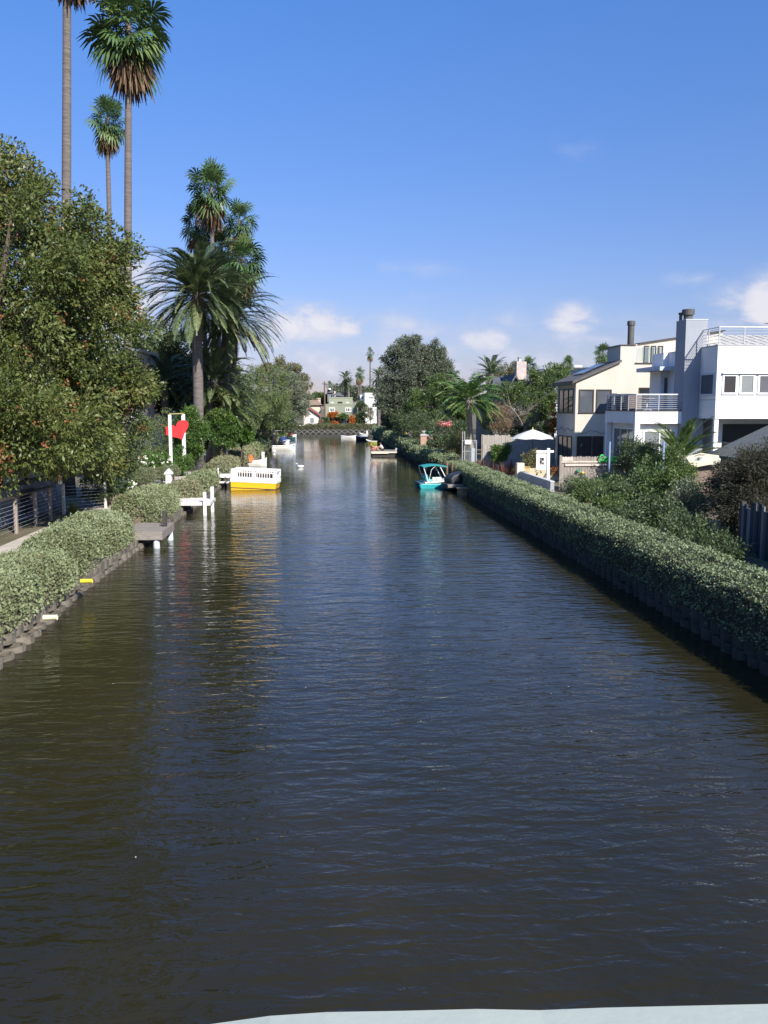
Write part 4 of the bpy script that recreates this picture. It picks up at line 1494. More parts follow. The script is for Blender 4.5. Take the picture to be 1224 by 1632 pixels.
tarp(r_, M, -.85, .3, 1.1, .35, .85, pm('red_tarp', (.5, .05, .06), (.4, .04, .05), 5, .7))
p = P(463, 696, 140)
r_, M = rowboat('dark teal canoe in front of the far red-covered boat', (p.x, 137), 2.0, .8, -20, pm('dark_teal', (.03, .10, .12), (.02, .07, .09), 4, .5), BEIGE_IN, .35, stern=False)
m = MB()
m.lathe((P(437, 719, 98).x, 98, -.05), [(.10, 0), (.19, .1), (.2, .2), (.12, .32), (.04, .38)], 12)
tag(m.build('mooring_buoy', WHITE, smooth=True), 'small white buoy floating by the white rowing boat', 'buoy')

# white duck swimming
bd = MB()
dk = P(479, 745, 73)
dx_ = -1
prof = []
vs, fs = [], []
st = [(-.30, .09, .02), (-.24, .10, .07), (-.12, .08, .135), (0, .07, .15), (.12, .08, .13), (.2, .11, .09), (.24, .17, .06), (.25, .25, .045), (.26, .32, .052), (.31, .345, .05), (.35, .34, .03), (.40, .335, .016), (.43, .33, .008)]
n = 12
for (x, z, r1) in st:
    for k in range(n):
        a = 2 * math.pi * k / n
        vs.append((dk.x - x, 73 + r1 * math.cos(a), z + (r1 * .85) * math.sin(a)))
for i in range(len(st) - 1):
    for k in range(n):
        fs.append((i * n + k, i * n + (k + 1) % n, (i + 1) * n + (k + 1) % n, (i + 1) * n + k))
fs += [tuple(range(n)), tuple(range((len(st) - 1) * n, len(st) * n))]
bd.add(vs, fs)
duck = thing('duck', 'white duck swimming alone in the middle of the canal', 'duck', (dk.x, 73, 0))
bd.build('body', pm('white_feathers', (.80, .79, .74), (.7, .69, .63), 9, .8), duck, smooth=True)
bd = MB()
bd.lathe((dk.x - .40, 73, .318), [(.012, 0), (.022, .015), (.012, .03)], 8, 0, 2.4, .8)
bd.build('beak', pm('orange_beak', (.6, .25, .03), (.5, .2, .03), 5, .5), duck)

# houses behind the palms on the left
PALEBLUE = pm('pale_blue_siding', (.42, .47, .52), (.36, .41, .46), 1.5, .7, .2)
H2 = thing('garden_house', 'white gabled house just visible above the berry tree branch', 'house', (-16, 70, GZ))
mb = MB()
a, b_ = P(203, 560, 68), P(222, 560, 68)
mb.box(a.x - .6, b_.x - .3, 68, 76, GZ, b_.z)
mb.build('wall', WHITE, H2)
mb = MB()
mb.box(a.x - .9, b_.x + .15, 67.6, 76.4, b_.z + .002, b_.z + .22)
mb.build('roof', pm('pale_roof', (.55, .54, .52), (.46, .45, .43), 2, .8), H2)
window(H2, 'y', (P(208, 575, 68).x), 68, P(208, 576, 68).z, .7, 1.1, WHITE, GLASS)
H3 = thing('garden_house', 'pale blue house glimpsed behind the shaded date palm', 'house', (-13.5, 84, GZ))
mb = MB()
a, b_ = P(246, 585, 80), P(290, 585, 80)
mb.box(a.x, b_.x, 80, 88, GZ, a.z)
mb.build('wall', PALEBLUE, H3)
mb = MB()
mb.prism([(a.x - .4, a.z), (b_.x + .4, a.z), ((a.x + b_.x) / 2, a.z + 1.6)], 79.6, 88.4)
mb.build('roof', pm('grey_shingle', (.13, .14, .155), (.09, .10, .11), 6, .9, .4), H3)
for k, px in enumerate((255, 275)):
    window(H3, 'y', P(px, 600, 80).x, 80, P(px, 605, 80).z, .9, 1.5, WHITE, GLASS_G)

# ================================================================== FAR END OF THE CANAL
def X(px, Y):
    return P(px, 650, Y).x


def Z(py, Y):
    return P(517, py, Y).z


GRN = pm('sage_stucco', (.25, .265, .19), (.22, .235, .17), .8, .85, .2)
T1 = thing('flat_roof_house', 'sage green flat-roofed house stepped in two tiers at the far end', 'house', (X(543, 178), 178, GZ))
mb = MB()
mb.box(X(518, 178), X(569, 178), 178, 190, GZ, Z(645, 178))
mb.box(X(524, 181), X(562, 181), 181, 189, Z(645, 178), Z(634, 181))
mb.build('wall', GRN, T1)
mb = MB()
for (a, b_, zz, yy, d) in ((518, 569, 645, 178, 12), (524, 562, 634, 181, 8)):
    mb.box(X(a, yy) - .08, X(b_, yy) + .08, yy - .1, yy + d + .1, Z(zz, yy) + .003, Z(zz, yy) + .14)
mb.build('parapet', pm('pale_sage', (.32, .34, .25), (.28, .30, .22), 2, .8), T1)
for (px, py, w, h) in ((529, 653, 1.2, .85), (555, 653, 1.2, .85)):
    f = window(T1, 'y', X(px, 178), 178, Z(py, 178), w, h, WHITE, GLASS, .14, .12, 2)
window(T1, 'y', X(542, 181), 181, Z(641.5, 181), 1.0, .35, DARKMETAL, GLASS, .05)
for px in (529.5, 554):
    window(T1, 'y', X(px, 181), 181, Z(641.5, 181), .55, .22, WHITE, WHITE, .05)
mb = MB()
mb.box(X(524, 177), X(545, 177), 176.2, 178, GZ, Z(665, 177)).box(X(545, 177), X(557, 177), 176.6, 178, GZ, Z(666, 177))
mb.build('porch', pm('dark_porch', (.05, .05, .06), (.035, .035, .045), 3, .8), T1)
mb = MB()
mb.box(X(546, 176.5), X(549, 176.5), 176.5, 176.6, GZ, Z(666.5, 177)).box(X(551, 176.5), X(553, 176.5), 176.5, 176.6, GZ, Z(666.5, 177))
mb.build('porch_post', pm('slate_blue_paint', (.16, .20, .30), (.12, .16, .25), 3, .6), T1)
bv = 'orange flowering vines on the porch of the green house'
for (px, py, rx, rz, lab, n) in ((530, 661, 1.25, .62, 'orange flowering vine over the left of the porch', 1500), (561, 670, .55, 1.1, 'orange flowering vine climbing the right of the porch', 1100), (534, 676, 1.3, .3, 'low orange flowering border below the porch', 900)):
    bush(lab, P(px, py, 175.6), rx, rz, n, .26, ORANGEF, ry=.6, cat='vine', name='flowering_vine', group=bv, k=30, cr=.3)
bush('green vine hanging over the middle of the far porch', P(545, 664, 175.4), 1.3, .6, 1600, .26, MIDG, ry=.6, cat='vine', name='leafy_vine', k=30, cr=.3)

COT = pm('pinkish_stucco', (.62, .55, .47), (.56, .49, .42), 1, .85, .2)
T2 = thing('cottage', 'small cream cottage with a red-edged gable roof at the far left end', 'house', (X(498, 174), 174, GZ))
mb = MB()
x0, x1 = X(484, 174), X(508, 174)
xr = X(493, 174)
mb.prism([(x0, GZ), (x1, GZ), (x1, Z(662, 174)), (xr, Z(650.5, 174)), (x0, Z(656, 174))], 174, 184)
mb.build('wall', COT, T2)
mb = MB()
mb.prism([(x1 + .45, Z(664, 174)), (xr, Z(651, 174)), (xr, Z(648.5, 174)), (x1 + .45, Z(661, 174))], 173.6, 184.4)
mb.prism([(x0 - .4, Z(657.5, 174)), (xr - .01, Z(651, 174)), (xr - .01, Z(648.5, 174)), (x0 - .4, Z(655, 174))], 173.6, 184.4)
mb.build('roof', patternmat('grey_brown_shingle', (.22, .18, .16), (.17, .14, .125), (.09, .075, .07), .5, .25), T2)
mb = MB()
mb.prism([(x1 + .5, Z(664.5, 174)), (xr, Z(651.6, 174)), (xr, Z(649.6, 174)), (x1 + .5, Z(662.4, 174))], 173.5, 173.58)
mb.build('roof_edge', pm('red_trim', (.36, .07, .06), (.30, .055, .05), 4, .6), T2)
window(T2, 'y', X(497, 174), 174, Z(670, 174), .95, 1.25, WHITE, GLASS_B, .1, .06, 0, 'garage_door')
T3 = thing('tiled_house', 'tan-roofed house with a pink brick chimney behind the cottage', 'house', (X(500, 188), 188, GZ))
mb = MB()
mb.box(X(488, 188), X(510, 188), 188, 198, GZ, Z(645.5, 188))
mb.build('wall', pm('warm_cream', (.62, .54, .40), (.55, .48, .36), 1, .85), T3)
mb = MB()
mb.prism([(X(486, 188), Z(646, 188)), (X(514, 188), Z(645.5, 188)), (X(506, 188), Z(638, 188)), (X(494, 188), Z(637.5, 188))], 187.5, 198.5)
mb.build('roof', patternmat('tan_shingle', (.33, .24, .18), (.28, .20, .15), (.16, .12, .09), .5, .25), T3)
BRICKP = patternmat('pink_brick', (.36, .17, .13), (.48, .30, .25), (.55, .46, .40), .24, .085)
mb = MB()
mb.box(X(505.5, 187), X(511, 187), 190.4, 191.4, 4, Z(636, 187)).box(X(505.2, 187), X(511.3, 187), 190.3, 191.5, Z(636, 187), Z(634, 187))
mb.build('chimney', BRICKP, T3)
UP = thing('utility_pole', 'brown timber utility pole left of the far green house', 'pole', (X(517.5, 176), 176, GZ))
mb = MB()
mb.tube([(X(517.5, 176), 176, GZ), (X(517.5, 176), 176, Z(608, 176))], [.2, .13], 10)
mb.build('shaft', BROWNWOOD, UP)
mb = MB()
mb.box(X(513.5, 176), X(521, 176), 175.86, 175.98, Z(612.5, 176), Z(611, 176))
mb.build('crossarm', BROWNWOOD, UP)
T4 = thing('tower_house', 'narrow slate grey roof tower with a cream chimney behind the green house', 'house', (X(526, 200), 200, GZ))
mb = MB()
mb.box(X(522, 200), X(530, 200), 200, 205, GZ, Z(626, 200)).box(X(531, 201), X(548, 201), 201, 207, GZ, Z(630, 201))
mb.build('wall', pm('slate_siding', (.17, .19, .21), (.13, .15, .17), 2, .8), T4)
mb = MB()
mb.prism([(X(520.5, 200), Z(626, 200)), (X(531, 200), Z(626, 200)), (X(529, 200), Z(621, 200)), (X(522.5, 200), Z(621, 200))], 199.6, 205.4)
mb.prism([(X(530.5, 201), Z(630, 201)), (X(549, 201), Z(632, 201)), (X(541, 201), Z(625, 201))], 200.7, 207.3)
mb.build('roof', pm('slate_roof', (.12, .13, .15), (.09, .10, .115), 3, .8), T4)
mb = MB()
mb.box(X(524, 199.5), X(527.5, 199.5), 199, 199.6, Z(621, 199), Z(618.5, 199))
mb.build('skylight', WHITE, T4)
mb = MB()
mb.box(X(532.5, 199), X(535, 199), 198.6, 199.4, Z(634, 199), Z(623.5, 199))
mb.build('chimney', STUCCO_C, T4)
T5 = thing('tower_house', 'tall white house with plants on its flat roof beside the far palms', 'house', (X(590, 186), 186, GZ))
mb = MB()
mb.box(X(581.5, 186), X(600, 186), 186, 196, GZ, Z(625.5, 186)).box(X(574, 188), X(581.5, 188), 188, 194, GZ, Z(629, 188))
mb.build('wall', STUCCO_W, T5)
for (px, py, w, h) in ((591, 634, 1.0, .28), (598, 634, .5, .28), (578, 634, .3, .7), (590, 655, 1.2, 1.4)):
    window(T5, 'y', X(px, 186 if px > 582 else 188), 186 if px > 582 else 188, Z(py, 187), w, h, WHITE, GLASS, .05)
mb = MB()
mb.box(X(581.2, 186), X(600.3, 186), 185.9, 196.1, Z(625.5, 186), Z(624.6, 186))
mb.build('coping', pm('dark_coping', (.14, .12, .10), (.1, .09, .08), 3, .8), T5)
rp = P(592, 622, 187.5)
o = quadmesh('roof_planter', leafquads(rng.normal(size=(900, 3)) * np.array([.75, .5, .3]) + np.array(tuple(rp)) + np.array([0, 0, .05]), rng.normal(size=(900, 3)) + np.array([0, 0, .8]), .3, .3), rng.uniform(0, 1, 900), MIX_D, None)
tag(o, 'row of dark plants on the flat roof of the tall white far house', 'plants')

fg = 'palms on the skyline at the far end'
a = P(525, 613, 204)
fan_palm('small fan palm on the skyline behind the utility pole', (a.x, 204, GZ), a, 1.25, .17, 34, 14, fg, 0, 1.2, 9, -60)
for (px, py, dx, lab) in ((550.5, 603, -.2, 'broad date palm on the skyline above the green house'), (555.5, 611, .25, 'lower date palm leaning against the broad one above the green house')):
    a = P(px, py, 192 if px < 552 else 190)
    date_palm(lab, (a.x + .1, a.y, GZ), a, 2.1 if px < 552 else 1.7, .27, 46, DATE_G, fg, 85, -70, 55, .75, 14, wid=.16)
for (px, py, lab, r_) in ((574, 594, 'dark double fan palm between the green and white houses', 1.55), (571, 600, 'slimmer fan palm half hidden in the dark double one', 1.1)):
    a = P(px, py, 190)
    fan_palm(lab, (a.x + .1, 190, GZ), a, r_, .16, 38, 16, fg, .1, 1.2, 9, -62)
a = P(590, 561, 198)
fan_palm('tallest thin fan palm of the far skyline', (P(588.5, 640, 198).x, 198, GZ), a, 1.35, .15, 36, 14, fg, .1, 1.2, 9, -58)
a = P(603, 600, 150)
date_palm('dark date palm peeking from behind the big grey green tree', (a.x, 150, GZ), a, 2.0, .3, 46, DATE_G, fg, 85, -50, 70, .7, 16, wid=.14)

tg = 'trees around the far houses'
for (nm, lab, base, el, n, k, cr, lf, m) in (
        ('conical_tree', 'dark upright conical tree between the green and white far houses', (X(576, 177), 177), [E(576, 655, 177, 1.15, 1.9), E(576, 667, 176, 1.3, 1.3), E(576, 645, 177, .7, 1.0)], 7000, 70, .4, .24, MIX_D),
        ('shrub_tree', 'bright green leafy tree behind the tan-roofed house', (X(508, 205), 205), [E(508, 634, 205, 1.9, 1.6), E(516, 637, 206, 1.3, 1.3)], 5000, 60, .5, .32, MIDG),
        ('shade_tree', 'dusky tree mass behind the far tower roofs', (X(545, 215), 215), [E(545, 626, 215, 1.8, 1.3), E(538, 622, 217, 1.4, 1.6)], 3500, 50, .5, .34, EUCA),
        ('shade_tree', 'dark rounded tree behind the white far house', (X(566, 210), 210), [E(567, 627, 210, 2.3, 1.9), E(560, 634, 211, 1.6, 1.7), E(583, 620, 214, 1.7, 1.2)], 5500, 60, .5, .34, EUCA),
        ('shrub_tree', 'dull green far tree at the end of the left bank', (X(490, 190), 190), [E(488, 640, 190, 2.2, 1.7), E(478, 645, 182, 2, 1.6)], 6000, 60, .5, .34, OLIVE),
        ('bare_tree', 'pale nearly leafless tree in front of the white far house', (X(591, 174), 174), [E(590, 657, 174, 1.2, 2.0)], 900, 60, .5, .2, SAGE),
        ('shrub_tree', 'tan and olive shrub tree right of the white far house', (X(612, 158), 158), [E(612, 668, 158, 1.3, 1.5), E(620, 660, 156, 1.0, 1.3)], 6000, 60, .4, .25, BRONZE)):
    tree(nm, lab, 'tree', (base[0], base[1], GZ), el, n, k, cr, lf, m, .5, .12, PALEBARK if nm == 'bare_tree' else BARK, tg, limbs=26 if nm == 'bare_tree' else 6)
bush('green shrub left of the porch of the far green house', P(518, 671, 174), .9, .95, 2000, .25, MIX_D)
bush('reddish shrub beside the far cottage wall', P(512, 673, 173), .55, .6, 1000, .22, DRY)
bush('dark palm-like bush under the big grey green tree', P(628, 672, 128), 1.7, 1.6, 4500, .35, MIX_D, aspect=.25)
# white triangular sail-like cover at the far left corner
mb = MB()
p = P(481, 678, 169)
mb.prism([(p.x - .25, GZ + .3), (p.x + .2, GZ + .3), (p.x + .7, Z(674, 169)), (p.x, Z(679, 169)), (p.x - .45, Z(677, 169))], 168.9, 169.3)
tag(mb.build('canoe_on_end', BOATW, bevel=.05), 'white upturned dinghy leaning at the left end of the far wall', 'boat')

# ------------------------------------------------------------------ far right boats, float and people
rg = 'small boats moored along the far right bank'
p = P(556, 698, 143)
rowboat('white canoe lying across the far end of the canal', (p.x, 144), 2.6, .85, 180, BOATW, BOATW, .30, group=rg, stern=False, name='canoe', tip=.2)
p = P(577, 700, 134)
rowboat('dark-hulled rowing boat with a white inside at the far right', (p.x, 135), 1.9, 1.1, 174, pm('dark_hull', (.09, .05, .04), (.06, .035, .03), 4, .5), BOATW, .5, group=rg)
p = P(580, 691, 149)
rb, M = rowboat('white boat with seats moored against the far right hedge', (p.x, 149.5), 1.7, 1.1, 170, BOATW, BOATW, .5, group=rg)
mb = MB()
mb.box(-.7, -.5, -.35, .35, .4, 1.1).box(-.5, -.05, -.35, .35, .4, .55)
mb.xf(M)
mb.build('seat', BOATW, rb)
p = P(592, 706, 119)
rowboat('yellow green skiff tied up beyond the float with two people', (p.x, 119.5), 1.5, .9, 160, pm('lime_paint', (.42, .45, .08), (.36, .39, .07), 4, .5), BEIGE_IN, .42, group=rg)

FLT = thing('float', 'flat timber float moored at the right hedge with two people on it', 'float', (6.2, 90.5, 0))
x0, x1 = X(592, 89), X(633, 89)
mb = MB()
for k in range(14):
    mb.box(x0 + k * (x1 - x0) / 14 + .01, x0 + (k + 1) * (x1 - x0) / 14 - .01, 89, 92.4, .50, .56)
mb.build('deck', WEATHERED_H, FLT)
mb = MB()
mb.box(x0 + .1, x1 - .1, 89.15, 92.3, -.2, .26)
mb.build('pontoon', DARKWOOD, FLT)
mb = MB()
mb.box(x0 - .02, X(619, 89), 88.93, 89, .30, .52).box(X(619, 89), x1, 88.95, 89, .36, .5)
mb.build('fascia', pm('cream_board', (.66, .60, .45), (.55, .50, .38), 5, .7), FLT)
mb = MB()
mb.tube([(x1 - .15, 89.3, .56), (x1 - .05, 89.3, .86)], .11, 10)
mb.build('fender', CONCRETE, FLT)


def skinmesh(name, joints, edges, mat, parent, M, sub=1):
    org = ORG[parent.name]
    me = bpy.data.meshes.new(name)
    me.from_pydata([tuple((M @ Vector(j[0])) - org) for j in joints], edges, [])
    me.materials.append(mat)
    o = link(name, me, parent)
    o.modifiers.new('skin', 'SKIN').use_smooth_shade = True
    for i, j in enumerate(joints):
        r = j[1]
        me.skin_vertices[0].data[i].radius = (r, r)
    me.skin_vertices[0].data[0].use_root = True
    s = o.modifiers.new('sub', 'SUBSURF')
    s.levels = s.render_levels = sub
    return o


def seated_person(label, loc, rot, lean, shirt, short, hair, head_turn=0.0, skin=None, group=None, shirtless=False):
    """person sitting on the deck, legs bent in front (+x is where they face)"""
    root = thing('person', label, 'person', loc, group)
    M = Matrix.Translation(loc) @ Matrix.Rotation(R(rot), 4, 'Z')
    sl_ = math.sin(R(lean))
    cl_ = math.cos(R(lean))

    def tor(h, x=0, y=0):
        return (sl_ * h + x, y, .12 + cl_ * h)
    J, Ed = [], []

    def add(p, r, par=None):
        J.append((p, r))
        if par is not None:
            Ed.append((par, len(J) - 1))
        return len(J) - 1
    pel = add(tor(0), .125)
    wst = add(tor(.18), .115, pel)
    ch = add(tor(.38), .135, wst)
    nk = add(tor(.54), .055, ch)
    hd0 = add(tor(.62, .015), .075, nk)
    hd1 = add(tor(.72, .02), .088, hd0)
    add(tor(.79, .0), .06, hd1)
    add(tor(.68, .105), .016, hd1)                              # nose
    for s in (-1, 1):
        sh = add(tor(.47, 0, s * .17), .06, ch)
        elb = add((sl_ * .47 + .14, s * .24, .12 + .30), .042, sh)
        wr = add((sl_ * .47 + .34, s * .19, .40), .03, elb)
        hn = add((sl_ * .47 + .41, s * .17, .395), .032, wr)
        for k in range(4):
            f0 = add((sl_ * .47 + .46, s * (.17 + .026 - .017 * k), .39), .009, hn)
            add((sl_ * .47 + .505 - .006 * abs(k - 1), s * (.17 + .028 - .018 * k), .365), .008, f0)
        add((sl_ * .47 + .42, s * .125, .385), .010, hn)
        hp_ = add((.05, s * .10, .11), .095, pel)
        kn = add((.40, s * .15, .46), .062, hp_)
        an = add((.62, s * .14, .07), .042, kn)
        add((.76, s * .15, .04), .034, an)
    skin = skin or pm('skin_tone', (.50, .30, .21), (.45, .26, .18), 6, .55)
    skinmesh('body', J, Ed, skin, root, M)
    if not shirtless:
        T, Te = [(tor(.05), .145), (tor(.2), .132), (tor(.38), .15), (tor(.49), .075)], [(0, 1), (1, 2), (2, 3)]
        for s in (-1, 1):
            T += [(tor(.47, 0, s * .17), .075), ((sl_ * .47 + .10, s * .225, .12 + .33), .06)]
            Te += [(2, len(T) - 2), (len(T) - 2, len(T) - 1)]
        skinmesh('shirt', T, Te, shirt, root, M)
    S_, Se = [(tor(.02), .138)], []
    for s in (-1, 1):
        S_ += [((.06, s * .10, .115), .108), ((.30, s * .135, .36), .082)]
        Se += [(0, len(S_) - 2), (len(S_) - 2, len(S_) - 1)]
    skinmesh('shorts', S_, Se, short, root, M)
    hm = MB()
    c = Vector(tor(.735, -.012))
    hm.lathe(c, [(.098, -.05), (.106, .0), (.098, .05), (.07, .085), (.03, .1)], 14)
    hm.xf(M)
    hm.build('hair', hair, root, smooth=True)
    return root


WSH = pm('white_shirt', (.78, .77, .74), (.7, .69, .66), 6, .8)
RSH = pm('coral_shirt', (.50, .13, .085), (.42, .10, .07), 6, .8)
DSH = pm('dark_shorts', (.05, .05, .07), (.04, .04, .055), 6, .8)
HAIR = pm('brown_hair', (.045, .028, .02), (.03, .018, .013), 12, .6)
p = P(610.5, 716, 89.9)
seated_person('person in a white shirt sitting on the float, leaning toward a companion', (p.x, 90.0, .56), 172, 24, WSH, DSH, HAIR)
p = P(601, 716, 89.6)
seated_person('person in a coral top sitting low on the float left of the white shirt', (p.x - .45, 89.7, .56), 12, -22, RSH, RSH, HAIR)

# ================================================================== RIGHT BANK: trees
tg = 'trees along the right bank'
tree('broad_tree', 'big rounded grey green tree rising over the right bank', 'tree', (X(668, 122), 122, GZ),
     [E(660, 598, 122, 4.9, 5.1), E(690, 592, 122, 3.2, 4.0), E(632, 622, 121, 3.0, 3.6), E(648, 560, 122, 3.2, 2.4), E(712, 612, 121, 1.8, 2.6), E(616, 640, 120, 1.6, 2.0)], 85000, 330, .66, .25, EUCA, .4, .4, group=tg, limbs=4, core=.4)
tree('leafy_tree', 'darker leafy green tree in front of the big grey green one', 'tree', (X(690, 98), 98, GZ),
     [E(694, 637, 98, 2.7, 2.6), E(720, 640, 96, 2.0, 2.4), E(668, 652, 99, 1.9, 2.0), E(735, 650, 94, 1.5, 2.0)], 34000, 200, .5, .17, MIDG, .5, .25, group=tg, core=.2)
tree('shade_tree', 'low dark tree with mossy limbs beside the brick pillars', 'tree', (X(700, 88), 88, GZ),
     [E(690, 678, 90, 2.6, 1.5), E(715, 682, 86, 1.9, 1.5), E(660, 676, 96, 2.2, 1.6), E(640, 672, 106, 1.7, 1.6), E(735, 690, 82, 1.1, 1.2)], 22000, 160, .42, .15, MIX_D, .5, .16, PALEBARK, group=tg, core=.2)
tree('shade_tree', 'dark green round-topped tree left of the cream house gable', 'tree', (X(815, 82), 82, GZ),
     [E(822, 626, 82, 1.7, 1.3), E(800, 640, 83, 1.9, 1.9), E(838, 645, 82, 2.0, 2.2), E(800, 668, 84, 2.2, 1.6)], 22000, 140, .45, .15, MIDG, .5, .2, group=tg, core=.2)
tree('leafy_tree', 'green tree pressed against the shaded side of the cream house', 'tree', (X(870, 72), 72, GZ),
     [E(872, 612, 72, 1.7, 1.5), E(882, 598, 73, 1.2, 1.0), E(858, 640, 72, 1.6, 2.2), E(876, 660, 71, 1.0, 1.8), E(845, 665, 75, 1.3, 1.6)], 22000, 150, .4, .135, MIDG, .5, .2, group=tg, core=.2)
tree('shade_tree', 'brown green rounded tree behind the skyline date palm', 'tree', (X(806, 112), 112, GZ), [E(806, 594, 112, 1.8, 1.5), E(795, 605, 112, 2, 1.8)], 6000, 60, .45, .2, BRONZE, .5, .2, group=tg)
# bare branching tree
bt_ = thing('bare_tree', 'leafless tree with one long pale limb among the dark trees', 'tree', (X(836, 70), 70, GZ), tg)
mb = MB()
pts = [P(838, 725, 70), P(836, 683, 70), P(826, 664, 69.6), P(815, 650, 69.4), P(811, 638, 69.2), P(808, 622, 69)]
mb.tube(pts, [.10, .08, .065, .05, .035, .015], 8)
mb.tube([P(815, 650, 69.4), P(806, 645, 69), P(800, 632, 69)], [.05, .03, .012], 6)
random.seed(21)
for i in range(46):
    s0 = pts[random.choice([0, 1, 1, 2, 2, 3])]
    d = Vector((random.uniform(-1.1, 1.3), random.uniform(-.6, .2), random.uniform(.1, 1.0))) * random.uniform(.9, 2.0)
    m_ = s0 + d * .5 + Vector((0, 0, random.uniform(-.1, .3)))
    e_ = s0 + d
    mb.tube([s0, m_, e_], [.018, .012, .005], 5)
    for j in range(3):
        q = m_.lerp(e_, random.random())
        mb.tube([q, q + Vector((random.uniform(-.6, .6), random.uniform(-.3, .3), random.uniform(-.1, .6)))], [.011, .004], 4)
mb.build('trunk', pm('dull_bark', (.24, .20, .165), (.15, .125, .10), 5, .9, .6), bt_)
bush('dry brown twiggy bush left of the bare tree', P(800, 668, 72.5), 1.4, 1.5, 7000, .13, DRY, aspect=.2, ry=1.0)
bush('dark vine thicket behind the umbrella and grey fence', P(838, 690, 74), 2.2, 1.6, 9000, .13, MIX_D, ry=1.2)
bush('orange flowering vine against the cream house corner', P(882, 675, 67), .40, 1.9, 1300, .14, ORANGEF, ry=.5, cat='vine', name='flowering_vine', k=40, cr=.2)

a = P(737, 634, 66)
date_palm('bright feathery palm with a pale slim trunk on the right bank', (X(752, 66), 66, GZ), (X(748, 66), 66, a.z - .1), 2.9, .20, 60, QUEEN_G, None, 84, -16, 96, .66, 50, 'feather_palm', .07, .6, .9, bark=PALEBARK)
sg = 'palms on the skyline of the right bank'
a = P(783, 596, 104)
date_palm('date palm on the skyline left of the brick chimney', (a.x, 104, GZ), a, 2.9, .3, 44, DATE_G, sg, 85, -25, 62, .7, 20, wid=.10)
for (px, py, Y, r_, lab) in ((841, 583, 116, 1.6, 'fan palm partly hidden by the brick chimney'), (905, 579, 124, 1.25, 'small fan palm behind the far flat roof'), (961, 561, 96, 1.35, 'fan palm above the cream house roof')):
    a = P(px, py, Y)
    fan_palm(lab, (a.x, Y, GZ), a, r_, .15, 48, 12, sg, .05, 1.0, 13, -55)

# ------------------------------------------------------------------ houses of the right bank, far to near
SHG = patternmat('dark_grey_shingle', (.115, .12, .135), (.085, .09, .10), (.05, .05, .055), .35, .16)
G2 = thing('gabled_house', 'dark grey gabled house with a mottled brick chimney above the trees', 'house', (X(830, 92), 92, GZ))
mb = MB()
mb.box(X(785, 92), X(885, 92), 92, 102, GZ, Z(628, 92))
mb.build('wall', pm('grey_green_siding', (.25, .27, .26), (.2, .22, .21), 1.5, .8), G2)
zr, ze = Z(594, 95), Z(622, 91)
mb = MB()
xa, xb = X(818, 95), X(895, 95)
mb.add([(xa + .2, 95, zr), (xb, 95, zr), (xb + .5, 90.5, ze - .6), (xa + .2, 90.5, ze - .6), (xa + .2, 103, ze - .6), (xb + .5, 103, ze - .6)], [(0, 3, 2, 1), (0, 1, 5, 4), (0, 4, 3), (1, 2, 5)])
mb.add([(X(785, 96), 96, Z(600, 96)), (xa + .5, 96, Z(600, 96)), (xa + .5, 91, ze - .5), (X(781, 92), 91, ze - .5), (X(785, 97), 102, ze - .5), (xa, 102, ze - .5)], [(0, 3, 2, 1), (0, 1, 5, 4), (0, 4, 3)])
# front gable
gx, gz = X(820, 90), Z(595, 90)
mb.prism([(X(806, 90), Z(622, 90)), (gx, gz), (X(834, 90), Z(622, 90)), (X(834, 90), Z(622, 90) - .15), (gx, gz - .35), (X(806, 90), Z(622, 90) - .15)], 89.6, 95.5)
mb.build('roof', SHG, G2)
mb = MB()
mb.prism([(X(808, 90), Z(622, 90)), (gx, gz - .45), (X(832, 90), Z(622, 90))], 90.1, 92)
mb.build('gable_wall', pm('slate_board', (.20, .23, .27), (.16, .185, .22), 2, .8), G2)
mb = MB()
mb.prism([(X(813, 90), Z(612, 90)), (gx, gz - .9), (X(827, 90), Z(612, 90))], 90.0, 90.09)
mb.build('gable_window', GLASS, G2)
mb = MB()
mb.box(X(824, 92), X(839.5, 92), 92.5, 93.6, Z(604, 92), Z(574.5, 92))
ch_ = mb.build('chimney', patternmat('mottled_brick', (.38, .20, .16), (.55, .44, .40), (.50, .46, .43), .22, .08, bias=.1), G2)
mb = MB()
mb.box(X(828, 92), X(833, 92), 92.8, 93.3, Z(574.5, 92) + .003, Z(568, 92)).box(X(827.4, 92), X(833.6, 92), 92.7, 93.4, Z(568, 92), Z(567, 92))
mb.build('chimney_pot', METAL, ch_)

G3 = thing('flat_roof_house', 'distant white house with dark flat eaves and two roof hatches', 'house', (X(890, 130), 130, GZ))
mb = MB()
mb.box(X(866, 130), X(930, 130), 130, 142, GZ, Z(586, 130))
mb.build('wall', STUCCO_W, G3)
mb = MB()
mb.prism([(X(854, 130), Z(592, 130)), (X(884, 130), Z(589, 130)), (X(886, 130), Z(584, 130)), (X(856, 130), Z(590, 130))], 129, 143).box(X(884, 130), X(932, 130), 129, 143, Z(586, 130), Z(584.3, 130))
mb.build('roof', pm('slate_flat_roof', (.16, .17, .185), (.12, .13, .14), 2, .8), G3)
mb = MB()
mb.box(X(898, 131), X(909, 131), 131, 134, Z(584.3, 130) + .003, Z(580, 131)).box(X(914, 131), X(926, 131), 131, 134, Z(584.3, 130) + .003, Z(580.5, 131))
mb.build('roof_hatch', WHITE, G3)
for px in (889, 900, 912, 921):
    window(G3, 'y', X(px, 130), 130, Z(589, 130) - .3, .5, .5, WHITE, GLASS_G, .06)

